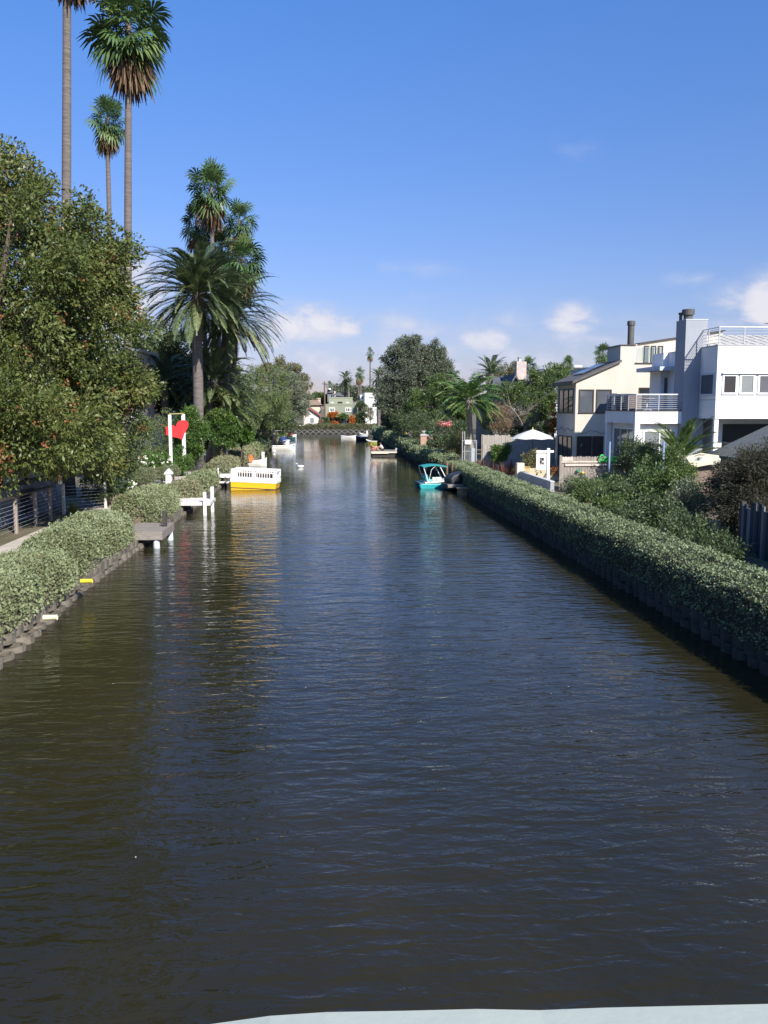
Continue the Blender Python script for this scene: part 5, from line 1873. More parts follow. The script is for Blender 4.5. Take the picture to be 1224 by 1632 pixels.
# cream house
YC = 55.0
CH = thing('cream_house', 'cream stucco house with a sloping shingle roof and tall dark flue', 'house', (19, 58, GZ))
x0, xr = X(917, YC), X(984, YC)
ze, zr = Z(607, YC), Z(576, YC)
mb = MB()
mb.prism([(x0, GZ), (xr, GZ), (xr, zr), (x0, ze)], YC, 59.4)
mb.box(xr + .001, 27, YC, 66, GZ, zr)
xt0, xt1, zt = X(986, YC), X(1009, YC), Z(548.5, YC)
mb.box(xt0, xt1, YC, 57.6, zr, zt)
ya = 57.6
mb.prism([(xt1 + .001, zr), (27, zr), (27, Z(524, ya)), (X(1014, ya), Z(546, ya)), (xt1 + .001, Z(547, ya))], ya, 59.2)
mb.build('wall', STUCCO_C, CH)
mb = MB()
mb.prism([(x0 - .28, ze - .14), (xr + .12, zr + .02), (xr + .12, zr + .17), (x0 - .28, ze + .02)], YC - .22, 59.8)
roof = mb.build('roof', patternmat('brown_grey_shingle', (.17, .155, .14), (.13, .12, .11), (.075, .07, .065), .35, .08), CH)
mb = MB()
mb.box(x0 - .30, x0 - .24, YC - .24, 59.85, ze - .22, ze + .04)
mb.build('gutter', FRAME_DK, roof)
mb = MB()
t0, t1 = .42, .72
for (ta, tb) in ((.30, .52), (.58, .80)):
    xa, xb = x0 + (xr - x0) * ta, x0 + (xr - x0) * tb
    za, zb = ze + (zr - ze) * ta + .18, ze + (zr - ze) * tb + .18
    mb.prism([(xa, za), (xb, zb), (xb, zb + .07), (xa, za + .07)], 56.0, 58.4)
mb.build('solar_panel', GLASS, roof)
mb = MB()
mb.box(xt0 - .05, xt1 + .05, YC - .05, 57.6, zt, zt + .07)
mb.prism([(X(1014, ya), Z(546, ya) + .004), (27.1, Z(524, ya) + .004), (27.1, Z(524, ya) + .09), (X(1014, ya), Z(546, ya) + .09)], ya - .15, 59.4)
mb.build('coping', FRAME_DK, CH)
mb = MB()
fx, fz = X(1001.5, 56.3), Z(508, 56.3)
mb.lathe((fx, 56.3, zt - .4), [(.21, 0), (.21, fz - zt + .1), (.26, fz - zt + .1), (.26, fz - zt + .38), (.22, fz - zt + .4)], 18)
mb.build('flue', pm('dark_flue', (.10, .095, .09), (.075, .07, .068), 6, .5), CH, smooth=False)
mb = MB()
for i in range(4):
    a, b_ = X(1013 + 9.2 * i, YC), X(1013 + 9.2 * i + 8.7, YC)
    mb.box(a, b_, YC + .06, YC + .08, zr + .05, zr + .95)
rl = mb.build('glass_rail', clearglass(), CH)
mb = MB()
for i in range(5):
    a = X(1012.7 + 9.2 * i, YC)
    mb.box(a - .02, a + .02, YC + .05, YC + .09, zr, zr + 1.0)
mb.build('rail_post', METAL, rl)
mb = MB()
mb.box(X(1009, YC), X(1056, YC), YC - .04, YC + .16, zr - .10, zr - .002)
mb.build('deck_edge', FRAME_DK, CH)
for px in (1027, 1038, 1049):
    window(CH, 'y', X(px, ya), ya, Z(562.5, ya), .36, 1.15, FRAME_DK, GLASS_B, .05)
for (px0, px1, py0, py1, gl) in ((922, 946, 620, 659, GLASS_G), (949.5, 974, 620, 659, GLASS_G), (920.5, 944.5, 696, 745, GLASS), (945.5, 963, 696, 745, GLASS)):
    window(CH, 'y', (X(px0, YC) + X(px1, YC)) / 2, YC, (Z(py0, YC) + Z(py1, YC)) / 2, X(px1, YC) - X(px0, YC), Z(py0, YC) - Z(py1, YC), FRAME_DK, gl, .075)
window(CH, 'y', (X(1018, YC) + X(1052, YC)) / 2, YC, Z(627, YC), 1.5, .8, FRAME_DK, GLASS, .06)
window(CH, 'x', x0, 57.2, (Z(620, 57) + Z(658, 57)) / 2, 3.5, 1.62, FRAME_DK, GLASS, .08, bars=2)
window(CH, 'x', x0, 57.2, 1.85, 3.3, 2.6, FRAME_DK, GLASS, .08, bars=2, name='glazed_door')
mb = MB()
pts = [(x0 - .03, 55.1 + .42 * i, 3.75 - .28 * abs(math.sin(i * .9)) ** 1.3) for i in range(11)]
mb.tube(list(reversed(pts)) + [(x0 + .35 * i, YC - .03, 3.6 - .25 * abs(math.sin(i * .8 + .5)) ** 1.3) for i in range(1, 11)], .012, 4)
mb.build('string_lights', DARKMETAL, CH)

# white house
WH = thing('white_house', 'modern white cubic house with a roof deck and a grey chimney slab', 'house', (22, 48, GZ))
YW = 44.0
wx0, wz0, wz1 = X(1140, YW), Z(668, YW), Z(547.5, YW)
mb = MB()
mb.box(wx0, 34, YW, 51.5, wz0, wz1)
mb.box(wx0 + .9, 33.5, YW + 1.6, 51.4, GZ, wz0)
mb.build('wall', STUCCO_W, WH)
mb = MB()
zj = Z(637, YW)
mb.box(wx0 - .004, 34, YW - .004, YW, zj, zj + .025).box(wx0 - .004, wx0, YW, 48, zj, zj + .025)
mb.build('joint', pm('joint_grey', (.35, .35, .36), (.3, .3, .31), 3, .8), WH)
mb = MB()
mb.box(wx0 - .03, 34.03, YW - .03, 51.53, wz1, wz1 + .05)
mb.build('coping', pm('grey_coping', (.45, .45, .45), (.38, .38, .38), 3, .6), WH)
for (px0, px1, gl) in ((1149, 1173, GLASS), (1176.5, 1201, GLASS_B), (1205.5, 1231, GLASS_G), (1236, 1262, GLASS)):
    window(WH, 'y', (X(px0, YW) + X(px1, YW)) / 2, YW, (Z(594.5, YW) + Z(628, YW)) / 2, X(px1, YW) - X(px0, YW), Z(594.5, YW) - Z(628, YW), WHITE, gl, .10, .045)
mb = MB()
mb.box(X(1148, YW), 30, YW - .14, YW, Z(594, YW) + .004, Z(591.5, YW))
mb.build('window_hood', WHITE, WH)
window(WH, 'x', wx0, YW + 1.05, (Z(593, 45) + Z(630, 45)) / 2, 1.7, 1.2, pm('pale_grey_paint', (.55, .58, .62), (.5, .53, .57), 3, .6), GLASS_G, .10, .05)
mb = MB()
for px in (1143.5,):
    mb.box(X(px - 3, YW), X(px + 3.5, YW), YW + .05, YW + .25, GZ, wz0 - .002)
mb.build('column', WHITE, WH)
mb = MB()
mb.box(wx0 + 1.2, 31, YW + 1.56, YW + 1.594, 1.0, wz0 - .3)
mb.build('garden_doors', GLASS, WH)
# roof railing
rz = wz1 + .05


def railing(parent, pts, z0, z1, name, bars=6, postr=.022, step=1.35, topmat=None, barw=.010, sub=True):
    m = MB()
    for i in range(len(pts) - 1):
        a, b_ = Vector((*pts[i], 0)), Vector((*pts[i + 1], 0))
        k = max(1, round((b_ - a).length / step))
        for j in range(k + (1 if i == len(pts) - 2 else 0)):
            q = a.lerp(b_, j / k)
            m.box(q.x - postr, q.x + postr, q.y - postr, q.y + postr, z0, z1 - .02)
    f = m.build(name, METAL, parent)
    m = MB()
    for i in range(len(pts) - 1):
        m.tube([(*pts[i], z1), (*pts[i + 1], z1)], .032, 8)
    m.build('top_rail', topmat or METAL, f)
    m = MB()
    for i in range(len(pts) - 1):
        for k in range(bars):
            z = z0 + (z1 - z0) * (k + .7) / (bars + .4)
            m.tube([(*pts[i], z), (*pts[i + 1], z)], barw, 5)
    m.build('bars', METAL, f)
    return f


railing(WH, [(wx0 + .08, 46.6), (wx0 + .08, YW + .08), (33.9, YW + .08)], rz, Z(516.5, YW), 'roof_railing', 5, topmat=WHITE, barw=.012)
mb = MB()
for i in range(16):
    x = wx0 + .7 + i * .55
    mb.prism([(46.5, rz + .05), (50.5, rz + .95), (50.5, rz + 1.05), (46.5, rz + .15)], x, x + .46, 'x')
mb.build('roof_slats', pm('pale_tile', (.50, .47, .42), (.36, .34, .30), 4, .8, .3), WH)
mb = MB()
mb.box(wx0 + .5, wx0 + 1.6, 47.4, 49, rz, rz + .7)
mb.build('roof_hut', STUCCO_C, WH)
# chimney slab
mb = MB()
cx0, cx1, cz = X(1088, 46), X(1122, 46), Z(505.5, 46)
mb.box(cx0, cx1, 46, 47.3, GZ, cz)
ck = mb.build('chimney', STUCCO_G, WH)
mb = MB()
mb.box(cx0 - .02, cx1 + .02, 45.98, 47.32, cz, cz + .04)
mb.build('chimney_cap', pm('pale_grey_paint', (.55, .58, .62)), ck)
mb = MB()
fx = (cx0 + .20)
mb.lathe((fx + .15, 46.6, cz + .04), [(.24, 0), (.24, .27), (.33, .27), (.34, .55), (.30, .58)], 16)
mb.lathe((fx - .18, 46.8, cz + .04), [(.09, 0), (.09, .3), (.13, .31), (.13, .42)], 10)
mb.build('chimney_flue', pm('dark_flue', (.10, .095, .09)), ck)
# balcony wing
bx0, bz0, bz1 = X(1013, 46.1), Z(676, 46.1), Z(655.5, 46.1)
mb = MB()
mb.box(bx0, cx0 + .3, 46.1, 51.2, bz0, bz1)
mb.build('balcony', STUCCO_W, WH)
mb = MB()
mb.box(bx0 - .03, cx0, 46.07, 51.23, bz1, bz1 + .05)
mb.build('balcony_edge', FRAME_DK, WH)
mb = MB()
mb.box(bx0 + .35, cx0 + .1, 46.5, 51, GZ, bz0 - .002)
mb.box(bx0, bx0 + .28, 46.1, 46.38, GZ, bz0 - .001).box(bx0, bx0 + .28, 50.8, 51.1, GZ, bz0 - .001)
mb.build('ground_floor', STUCCO_W, WH)
window(WH, 'x', bx0 + .35, 48.7, 2.3, 3.6, 3.2, WHITE, GLASS_G, .10, .05, 2)
window(WH, 'y', (bx0 + .5 + cx0) / 2, 46.5, 2.3, 1.9, 3.0, WHITE, GLASS_B, .10, .05, 1)
railing(WH, [(bx0 + .05, 51.0), (bx0 + .05, 46.17), (cx0 - .02, 46.17)], bz1 + .05, Z(628, 46.1), 'balcony_railing', 7, barw=.016)
ux0 = X(1051, 50.5)
mb = MB()
mb.box(ux0, wx0 - .003, 50.5, 52.2, bz1 + .05, Z(590, 50.5))
mb.box(ux0 + .1, wx0 - .003, 50.4, 52.2, Z(583, 50.5), Z(560, 50.5))
mb.build('upper_wall', STUCCO_W, WH)
mb = MB()
mb.box(ux0 - .8, wx0 - .002, 49.5, 52.4, Z(590, 50.5) + .001, Z(583.5, 50.5))
mb.build('slab_roof', pm('pale_grey_paint', (.55, .58, .62)), WH)
window(WH, 'y', X(1064, 50.5), 50.5, (bz1 + .1 + Z(598, 50.5)) / 2, .75, Z(598, 50.5) - bz1 - .15, pm('pale_grey_paint', (.55, .58, .62)), GLASS_G, .09, .05, 0, 'balcony_door')
AN = thing('roof_antenna', 'dark aerial on the roof deck at the right edge of the view', 'antenna', (X(1222, 49), 49, rz))
mb = MB()
mb.tube([(X(1222, 49), 49, rz), (X(1222, 49), 49, Z(508, 49))], .02, 6)
mb.build('mast', DARKMETAL, AN)
mb = MB()
mb.tube([(X(1212, 49), 49, Z(510, 49)), (X(1240, 49), 49, Z(512, 49))], .015, 6)
for k in range(6):
    q = X(1213 + 4.5 * k, 49)
    mb.tube([(q, 48.8, Z(510.5 + .3 * k, 49)), (q, 49.2, Z(510.5 + .3 * k, 49))], .012, 5)
mb.build('boom', DARKMETAL, AN)
# covered furniture on the balcony
for (px, w, hh, c_, lab) in ((993, .9, .95, 'charcoal_cover', 'charcoal covered barbecue on the white balcony'), (1010, .8, .9, 'brown_cover', 'brown grey covered chair on the white balcony beside the barbecue')):
    mb = MB()
    xx = X(px + 22, 48)
    yy = 49.6 if px < 1000 else 48.2
    mb.box(bx0 + .35, bx0 + .35 + w, yy, yy + .9, bz1 + .051, bz1 + .05 + hh)
    tag(mb.build('furniture_cover', pm(c_, (.07, .075, .085) if px < 1000 else (.20, .16, .14), None, 5, .8, .3), bevel=.09), lab, 'cover')
mb = MB()
mb.lathe((bx0 + 1.0, 47.1, bz1 + .051), [(.28, 0), (.28, .03), (.04, .06), (.04, .62), (.42, .64), (.42, .68)], 18)
tag(mb.build('balcony_table', pm('pale_table', (.6, .58, .55)), smooth=False), 'small pale round table at the front of the white balcony', 'table')

# small cottage at the right edge
CT = thing('shingle_cottage', 'low cottage with a grey green hipped shingle roof at the right edge', 'house', (20, 38, GZ))
e0 = Vector((P(1126, 724, 42).x, 34, P(1126, 724, 42).z))
ex0, ex1, ezz = e0.x, e0.x + 14, e0.z
az_ = 5.9
mb = MB()
mb.box(ex0 + .5, ex1 - .5, 34.5, 41.5, GZ, ezz - .05)
mb.build('wall', pm('pale_blue_wall', (.42, .48, .56), (.36, .42, .5), 1.5, .8), CT)
mb = MB()
vv = [(ex0, 34, ezz), (ex1, 34, ezz), (ex1, 42, ezz), (ex0, 42, ezz), (ex0 + 4.6, 38, az_), (ex1 - 4.6, 38, az_)]
vv += [(x, y, z - .12) for (x, y, z) in vv[:4]]
mb.add(vv, [(0, 1, 5, 4), (1, 2, 5), (2, 3, 4, 5), (3, 0, 4), (0, 6, 7, 1), (1, 7, 8, 2), (2, 8, 9, 3), (3, 9, 6, 0), (6, 9, 8, 7)])
mb.build('roof', patternmat('green_grey_shingle', (.27, .28, .255), (.22, .23, .21), (.13, .135, .125), .4, .055), CT)
for yy in (36.2, 39):
    window(CT, 'x', ex0 + .5, yy, 1.9, 1.3, 1.1, WHITE, GLASS_G)

# ------------------------------------------------------------------ fences, sign, umbrella and plants of the right bank
BF = thing('plank_fence', 'tall fence of mixed blue and grey planks at the right edge', 'fence', (13.0, 23, GZ))
cols_ = [(.06, .09, .19), (.13, .145, .17), (.025, .03, .045), (.09, .12, .23), (.19, .20, .20), (.045, .065, .13), (.07, .085, .09)]
mats_ = [pm('blue_plank_%s' % w, c_, None, 4, .8, .3, 20, (5, 5, .6)) for w, c_ in zip(('navy', 'grey', 'black', 'blue', 'pale', 'ink', 'slate'), cols_)]
mb = MB()
yy = 25.85
random.seed(4)
while yy > 15:
    w = random.uniform(.13, .24)
    mb.box(13.0 + random.uniform(-.02, .02), 13.05, yy - w, yy - .012, GZ - .1, random.uniform(1.85, 2.2), random.randrange(7))
    yy -= w
mb.build('planks', mats_, BF)
mb = MB()
mb.box(13.05, 13.13, 15, 25.8, .9, 1.0).box(13.05, 13.13, 15, 25.8, 1.65, 1.75)
mb.build('rail', DARKWOOD, BF)
mb = MB()
mb.box(13.0, 13.14, 25.86, 26.0, GZ - .1, 2.1)
mb.build('post', DARKWOOD, BF)
tree('brushy_tree', 'dark brown needle-leaved tree over the blue fence at the right edge', 'tree', (14.6, 29.3, GZ),
     [E(1208, 768, 29.3, 1.3, 1.2), E(1180, 790, 29, .85, .95), E(1245, 742, 30, 1.2, 1.0), E(1185, 752, 30, .8, .6), E(1235, 790, 29, 1.2, .9), E(1165, 775, 30.5, .75, .8), E(1190, 815, 28.2, .9, .8)], 90000, 230, .36, .12, TWIGGY, .2, .09, core=.35, droop=.2)
g = 'leafy thicket between right hedge and gardens'
for (xx, Y, zc, rx, rz, n, lf, m, lab) in (
        (14.9, 43.0, .95, 1.4, .75, 10000, .11, VINE, 'bright leafy mound below the green lettering'),
        (16.5, 45.0, 2.1, 1.15, 1.6, 10000, .09, MIX_D, 'tall dark shrub between the two blue poles'),
        (14.5, 37.0, 1.35, 1.5, 1.15, 15000, .11, VINE, 'glossy green vine mound in front of the right blue pole'),
        (16.4, 42.5, 1.9, 1.1, 1.6, 9000, .10, VINE, 'upright leafy shrub at the foot of the young palm'),
        (14.2, 33.8, 1.5, 1.25, 1.25, 13000, .09, MIDG, 'dull green shrub beside the brushy dark tree'),
        (13.6, 31.2, 1.35, .9, 1.1, 9000, .07, OLIVE, 'small-leaved grey green shrub nearest to the blue plank fence'),
        (12.2, 35.3, 1.1, 1.0, .9, 9000, .09, MIX_D, 'dark low shrub just behind the hedge below the vines'),
        (12.4, 40.6, .95, .95, .7, 7000, .09, VINE, 'low leafy shrub behind the hedge left of the dark shrub'),
        (12.0, 29.6, .95, 1.05, .8, 8000, .085, MIX_D, 'dark shaded shrub between clipped hedge and blue planks'),
        (11.4, 33.2, .9, .9, .7, 6000, .085, MIDG, 'dull low shrub just behind the clipped hedge in the thicket'),
        (11.9, 27.4, .85, 1.0, .75, 7000, .085, MIX_D, 'dark low shrub along the foot of the blue planks'),
        (11.0, 30.8, .8, .85, .65, 6000, .085, MIX_D, 'dark low ground shrub behind the hedge before the planks'),
        (11.7, 24.6, .75, .95, .6, 6000, .085, MIX_D, 'dark low shrub nearest to the right edge behind the hedge'),
        (12.4, 32.0, 1.0, .9, .9, 7000, .085, MIX_D, 'dark shaded shrub in the corner by the blue plank fence'),
        (15.6, 38.4, 1.9, 1.2, 1.4, 9000, .10, MIDG, 'mid green shrub behind the right blue pole'),
        (13.5, 45.3, .9, .8, .55, 4500, .075, OLIVE, 'grey green low shrub in front of the brown board fence')):
    bush(lab, (xx, Y, zc), rx, rz, n, lf, m, group=g, k=60, cr=.36)
bush('dry rust coloured bush just behind the clipped hedge', P(985, 812, 38), .7, .45, 3000, .08, DRY, aspect=.25)
a = P(1086, 722, 41)
date_palm('young feathery palm in front of the white house', (a.x, 41, GZ), (a.x, 41, a.z - .25), 2.4, .17, 32, DATE_Y, None, 80, 0, 58, .78, 44, 'young_palm', .05, .3)
for (px, py, Y, lab) in ((971.5, 704, 43.5, 'thin blue grey pole standing by the green lettering'), (1057.5, 704, 38, 'taller blue grey pole rising out of the vines')):
    a = P(px, py, Y)
    mb = MB()
    mb.tube([(a.x, Y, GZ), (a.x + .02, Y, a.z)], .055, 10)
    tag(mb.build('garden_pole', pm('blue_grey_paint', (.16, .22, .31), (.13, .18, .26), 4, .5), smooth=True), lab, 'pole', 'blue grey garden poles')

# plank fence with the green lettering
YF2 = 46.6
PF = thing('board_fence', 'weathered scalloped board fence below the cream house with green letters', 'fence', (X(935, YF2), YF2, GZ))
xa, xb = X(897, YF2), X(1004, YF2)
mb = MB()
k = 0
x = xa
random.seed(9)
while x < xb:
    w = .165
    zt_ = Z(729, YF2) + random.uniform(-.02, .02)
    mb.prism([(x + .006, GZ), (x + w - .006, GZ), (x + w - .006, zt_ - .05), (x + w * .75, zt_), (x + w * .25, zt_), (x + .006, zt_ - .05)], YF2, YF2 + .03)
    x += w
mb.build('boards', WEATHERED, PF)
mb = MB()
mb.box(xa - .02, xb, YF2 - .06, YF2 - .003, Z(739, YF2), Z(736.5, YF2)).box(xa + .2, xb, YF2 - .08, YF2 - .003, Z(744.5, YF2), Z(741, YF2))
mb.build('rail', pm('pale_board', (.60, .52, .44), (.48, .41, .34), 4, .8), PF)
mb = MB()
mb.box(xa - .12, xa, YF2 - .08, YF2 + .06, GZ - .1, Z(727, YF2))
mb.build('post', WEATHERED, PF)
mb = MB()
mb.box(xa + .02, X(915, YF2), YF2 - .09, YF2 - .061, Z(736, YF2), Z(730, YF2))
mb.build('name_board', pm('pale_board', (.6, .52, .44)), PF)
mb = MB()
mb.box(xa - .02, xa + .02, YF2 - 1.9, YF2 - .1, GZ, 1.9) if False else None
for (px, py, m_, lab) in ((921, 751, pm('green_glaze', (.03, .22, .12), (.02, .17, .09), 5, .3), 'small green glazed bird ornament on the board fence'), (929, 754, pm('yellow_glaze', (.65, .48, .08), (.55, .4, .06), 5, .3), 'small yellow ball ornament on the board fence')):
    mb = MB()
    q = P(px, py, YF2 - .12)
    mb.lathe((q.x, YF2 - .10, q.z - .09), [(.03, 0), (.09, .04), (.11, .09), (.08, .15), (.03, .18)], 12)
    if px == 921:
        mb.tube([(q.x + .02, YF2 - .1, q.z + .04), (q.x + .16, YF2 - .1, q.z + .14)], [.06, .035], 8)
    tag(mb.build('fence_ornament', m_, smooth=True), lab, 'ornament')
fc = bpy.data.curves.new('letters', 'FONT')
fc.body = 'Center'
fc.size = .50
fc.extrude = .035
fc.bevel_depth = .012
fo = bpy.data.objects.new('letters_curve', fc)
col.objects.link(fo)
bpy.context.view_layer.update()
me = bpy.data.meshes.new_from_object(fo.evaluated_get(bpy.context.evaluated_depsgraph_get()))
bpy.data.objects.remove(fo)
LT = thing('green_sign', 'bright green raised lettering on top of the board fence', 'sign', (X(956, YF2), YF2 - .12, Z(737, YF2)))
GRNP = pm('bright_green_paint', (.045, .52, .10), (.04, .45, .085), 5, .45)
me.transform(Matrix.Translation((.0, -.03, .03)) @ Matrix.Rotation(R(90), 4, 'X') @ Matrix.Diagonal((.72, 1, 1, 1)))
me.materials.clear()
me.materials.append(GRNP)
lo = bpy.data.objects.new('lettering', me)
col.objects.link(lo)
lo.parent = LT
mb = MB()
q = LT.location
mb.box(q.x - .02, q.x + 1.12, q.y - .02, q.y + .03, q.z - .04, q.z + .02)
mb.build('letter_rail', GRNP, LT)

# tall grey fence, umbrella
YG = 66.0
TF = thing('board_fence', 'tall weathered grey board fence behind the white umbrella', 'fence', (X(820, YG), YG, GZ))
mb = MB()
x = X(770, YG)
while x < X(886, YG):
    zt_ = Z(694, YG) + random.uniform(-.04, .04) - (.45 if x > X(812, YG) else 0) * .4
    mb.box(x + .004, x + .176, YG + random.uniform(-.012, .012), YG + .035, GZ, zt_)
    x += .18
mb.build('boards', pm('silver_wood', (.40, .36, .32), (.25, .225, .20), 3, .85, .4, 20, (6, 6, .6)), TF)
mb = MB()
for px in (769.5, 812, 850):
    mb.box(X(px, YG) - .06, X(px, YG) + .06, YG + .036, YG + .14, GZ, Z(693, YG))
mb.build('post', WEATHERED, TF)
YU = 56.0
u0 = P(849, 684, YU)
UM = thing('patio_umbrella', 'large open white patio umbrella in front of the grey fence', 'umbrella', (u0.x, YU, GZ))
mb = MB()
vs, fs = [(u0.x, YU, u0.z)], []
n = 8
rU = 1.45
for ring, (rr, dz) in enumerate(((.55, -.20), (1.1, -.42), (rU, -.64))):
    for k in range(n * 2):
        a = 2 * math.pi * k / (n * 2) + .2
        kk = 1 if k % 2 == 0 else .965
        vs.append((u0.x + rr * kk * math.cos(a), YU + rr * kk * math.sin(a), u0.z + dz * (1 if k % 2 == 0 else .93)))
m2 = n * 2
for k in range(m2):
    k2 = (k + 1) % m2
    fs.append((0, 1 + k, 1 + k2))
    fs.append((1 + k, 1 + m2 + k, 1 + m2 + k2, 1 + k2))
    fs.append((1 + m2 + k, 1 + 2 * m2 + k, 1 + 2 * m2 + k2, 1 + m2 + k2))
mb.add(vs, fs)
CAN = leafmat('canvas', [(.78, .76, .72), (.80, .78, .74)], .25, .8, .1)
cv_ = mb.build('canopy', CAN, UM)
mb = MB()
for k in range(n):
    a = 2 * math.pi * 2 * k / m2 + .2
    mb.tube([(u0.x, YU, u0.z - .04), (u0.x + rU * .98 * math.cos(a), YU + rU * .98 * math.sin(a), u0.z - .66)], .012, 5)
mb.build('ribs', DARKMETAL, UM)
mb = MB()
mb.tube([(u0.x, YU, GZ + .05), (u0.x, YU, u0.z - .03)], .025, 10)
mb.lathe((u0.x, YU, GZ), [(.28, 0), (.28, .05), (.05, .09)], 16)
mb.build('pole', DARKMETAL, UM)
mb = MB()
mb.lathe((u0.x, YU, u0.z - .01), [(.03, 0), (.045, .06), (.02, .13)], 10)
mb.build('finial', pm('yellow_paint', (.62, .52, .16)), UM)
TB = thing('patio_table', 'dark patio table beneath the white umbrella', 'table', (u0.x - .1, YU - .6, GZ))
mb = MB()
mb.box(u0.x - .9, u0.x + .75, YU - 1.0, YU - .1, 1.20, 1.26)
mb.build('top', DARKWOOD, TB, bevel=.015)
for sx in (-.8, .65):
    for sy in (-.9, -.2):
        mb = MB()
        mb.box(u0.x + sx - .04, u0.x + sx + .04, YU + sy - .04, YU + sy + .04, GZ, 1.2)
        mb.build('leg', DARKWOOD, TB)
c = P(796, 722, 62)
bush('round glossy green bush in front of the tall grey fence', (c.x, 62, c.z), 1.0, .85, 6500, .10, FICUS)
g = 'red brown strappy plants behind the right hedge'
for (px, Y, h_, lab) in ((772, 60, 1.2, 'red brown strappy clump below the round green bush'), (787, 57.5, 1.25, 'middle red brown strappy clump below the umbrella'), (803, 55, 1.3, 'red brown strappy clump nearest to the low grey wall'), (818, 57.5, 1.3, 'red brown strappy clump behind the low grey wall end'), (760, 62, 1.0, 'leftmost low red brown strappy clump')):
    clump('strappy_plant', lab, (X(px, Y), Y, GZ), 150, h_, REDBR, .06, .85, group=g)
bush('bronze leafed bush between the umbrella and the hanging sign', P(846, 740, 53.8), 1.0, 1.0, 5000, .10, BRONZE)
bush('small orange leaved plant at the foot of the cream house', P(890, 752, 53), .6, .4, 1200, .09, ORANGEF, k=20)

# low wall and hanging sign
LW = thing('garden_wall', 'low grey rendered wall along the right path with a pale end pillar', 'garden wall', (11.95, 48, GZ))
mb = MB()
mb.box(11.9, 12.1, 44.6, 51.8, GZ, 1.12)
mb.build('wall', pm('grey_render', (.34, .35, .37), (.28, .29, .31), 1.5, .85, .3), LW)
mb = MB()
mb.box(11.88, 12.12, 44.58, 51.82, 1.12, 1.16)
mb.build('cap', pm('pale_cap', (.6, .58, .55)), LW)
mb = MB()
mb.box(11.75, 12.2, 51.9, 52.35, GZ, 1.65)
mb.build('pillar', STUCCO_C, LW)
mb = MB()
mb.box(12.3, 16.4, 53.0, 53.2, GZ, 1.25)
mb.build('back_wall', pm('tan_render', (.55, .46, .31), (.5, .41, .28), 1.5, .85, .3), LW)
HG = thing('garden_gate', 'tiny yellow slatted gate at the end of the low grey wall', 'gate', (12, 52.6, GZ))
mb = MB()
for k in range(7):
    mb.box(12.22 + k * .055, 12.25 + k * .055, 52.05, 52.08, GZ + .05, 1.45)
mb.box(12.2, 12.62, 52.08, 52.11, .7, .76).box(12.2, 12.62, 52.08, 52.11, 1.3, 1.36)
mb.build('slats', pm('yellow_wood', (.55, .42, .18), (.45, .34, .14), 5, .7), HG)
YS = 50.0
SG = thing('hanging_sign', 'white post with a hanging white panel showing a small dark picture', 'sign', (X(872.5, YS), YS, GZ))
mb = MB()
sx = X(875.5, YS)
mb.box(sx - .085, sx + .085, YS - .085, YS + .085, GZ, Z(715.5, YS))
mb.build('post', WHITE, SG, bevel=.01)
mb = MB()
mb.box(X(856, YS), X(884, YS), YS - .06, YS + .06, Z(722, YS), Z(719, YS)) if False else mb.box(X(856, YS), sx - .086, YS - .06, YS + .06, Z(722.5, YS), Z(719, YS)).box(sx + .086, X(884, YS), YS - .06, YS + .06, Z(722.5, YS), Z(719, YS))
mb.build('arm', WHITE, SG)
mb = MB()
mb.box(X(856.5, YS), X(873.5, YS), YS - .02, YS + .02, Z(750, YS), Z(724, YS))
pn = mb.build('panel', WHITE, SG)
mb = MB()
mb.box(X(861.7, YS), X(868.8, YS), YS - .026, YS - .0205, Z(742, YS), Z(731, YS))
mb.build('picture', pm('photo_print', (.03, .03, .035), (.55, .5, .45), 5.5, .5, stops=(.52, .60)), pn)
mb = MB()
for q in (859, 871):
    mb.tube([(X(q, YS), YS, Z(724, YS)), (X(q, YS), YS, Z(722.5, YS))], .012, 6)
mb.build('hooks', DARKMETAL, SG)

# wire gate with a small white box, brick pillars, bench, pink flowers
WG = thing('wire_gate', 'tall thin wire mesh gate in front of the pale palm trunk', 'gate', (X(750, 62), 62, GZ))
mb = MB()
for px in (737.5, 741, 760):
    mb.tube([(X(px, 62), 62, GZ), (X(px, 62), 62, Z(688 if px < 745 else 702, 62))], .035, 8)
for py in (703, 720, 738):
    mb.tube([(X(737.5, 62), 62, Z(py, 62)), (X(760, 62), 62, Z(py, 62))], .02, 6)
mb.build('frame', pm('galvanised', (.36, .37, .38), (.3, .31, .32), 6, .5), WG)
mb = MB()
for k in range(16):
    x = X(741 + k * 1.2, 62)
    mb.tube([(x, 62, GZ + .1), (x, 62, Z(704, 62))], .008, 4)
mb.build('mesh', pm('galvanised', (.36, .37, .38)), WG)
mb = MB()
mb.box(X(741.5, 61.9), X(751.5, 61.9), 61.86, 61.92, Z(708.5, 62), Z(701.5, 62))
tag(mb.build('notice_board', WHITE), 'small blank white notice fixed on the wire gate', 'sign')
mb = MB()
mb.box(X(752, 63), X(757.5, 63), 63, 63.5, GZ, Z(715, 63))
tag(mb.build('utility_cabinet', pm('pale_cabinet', (.45, .48, .5)), bevel=.02), 'pale grey cabinet behind the wire gate', 'cabinet')
BRK = patternmat('orange_brick', (.42, .15, .085), (.50, .22, .13), (.4, .33, .27), .22, .075)
pgp = 'brick gate pillars with plant pots'
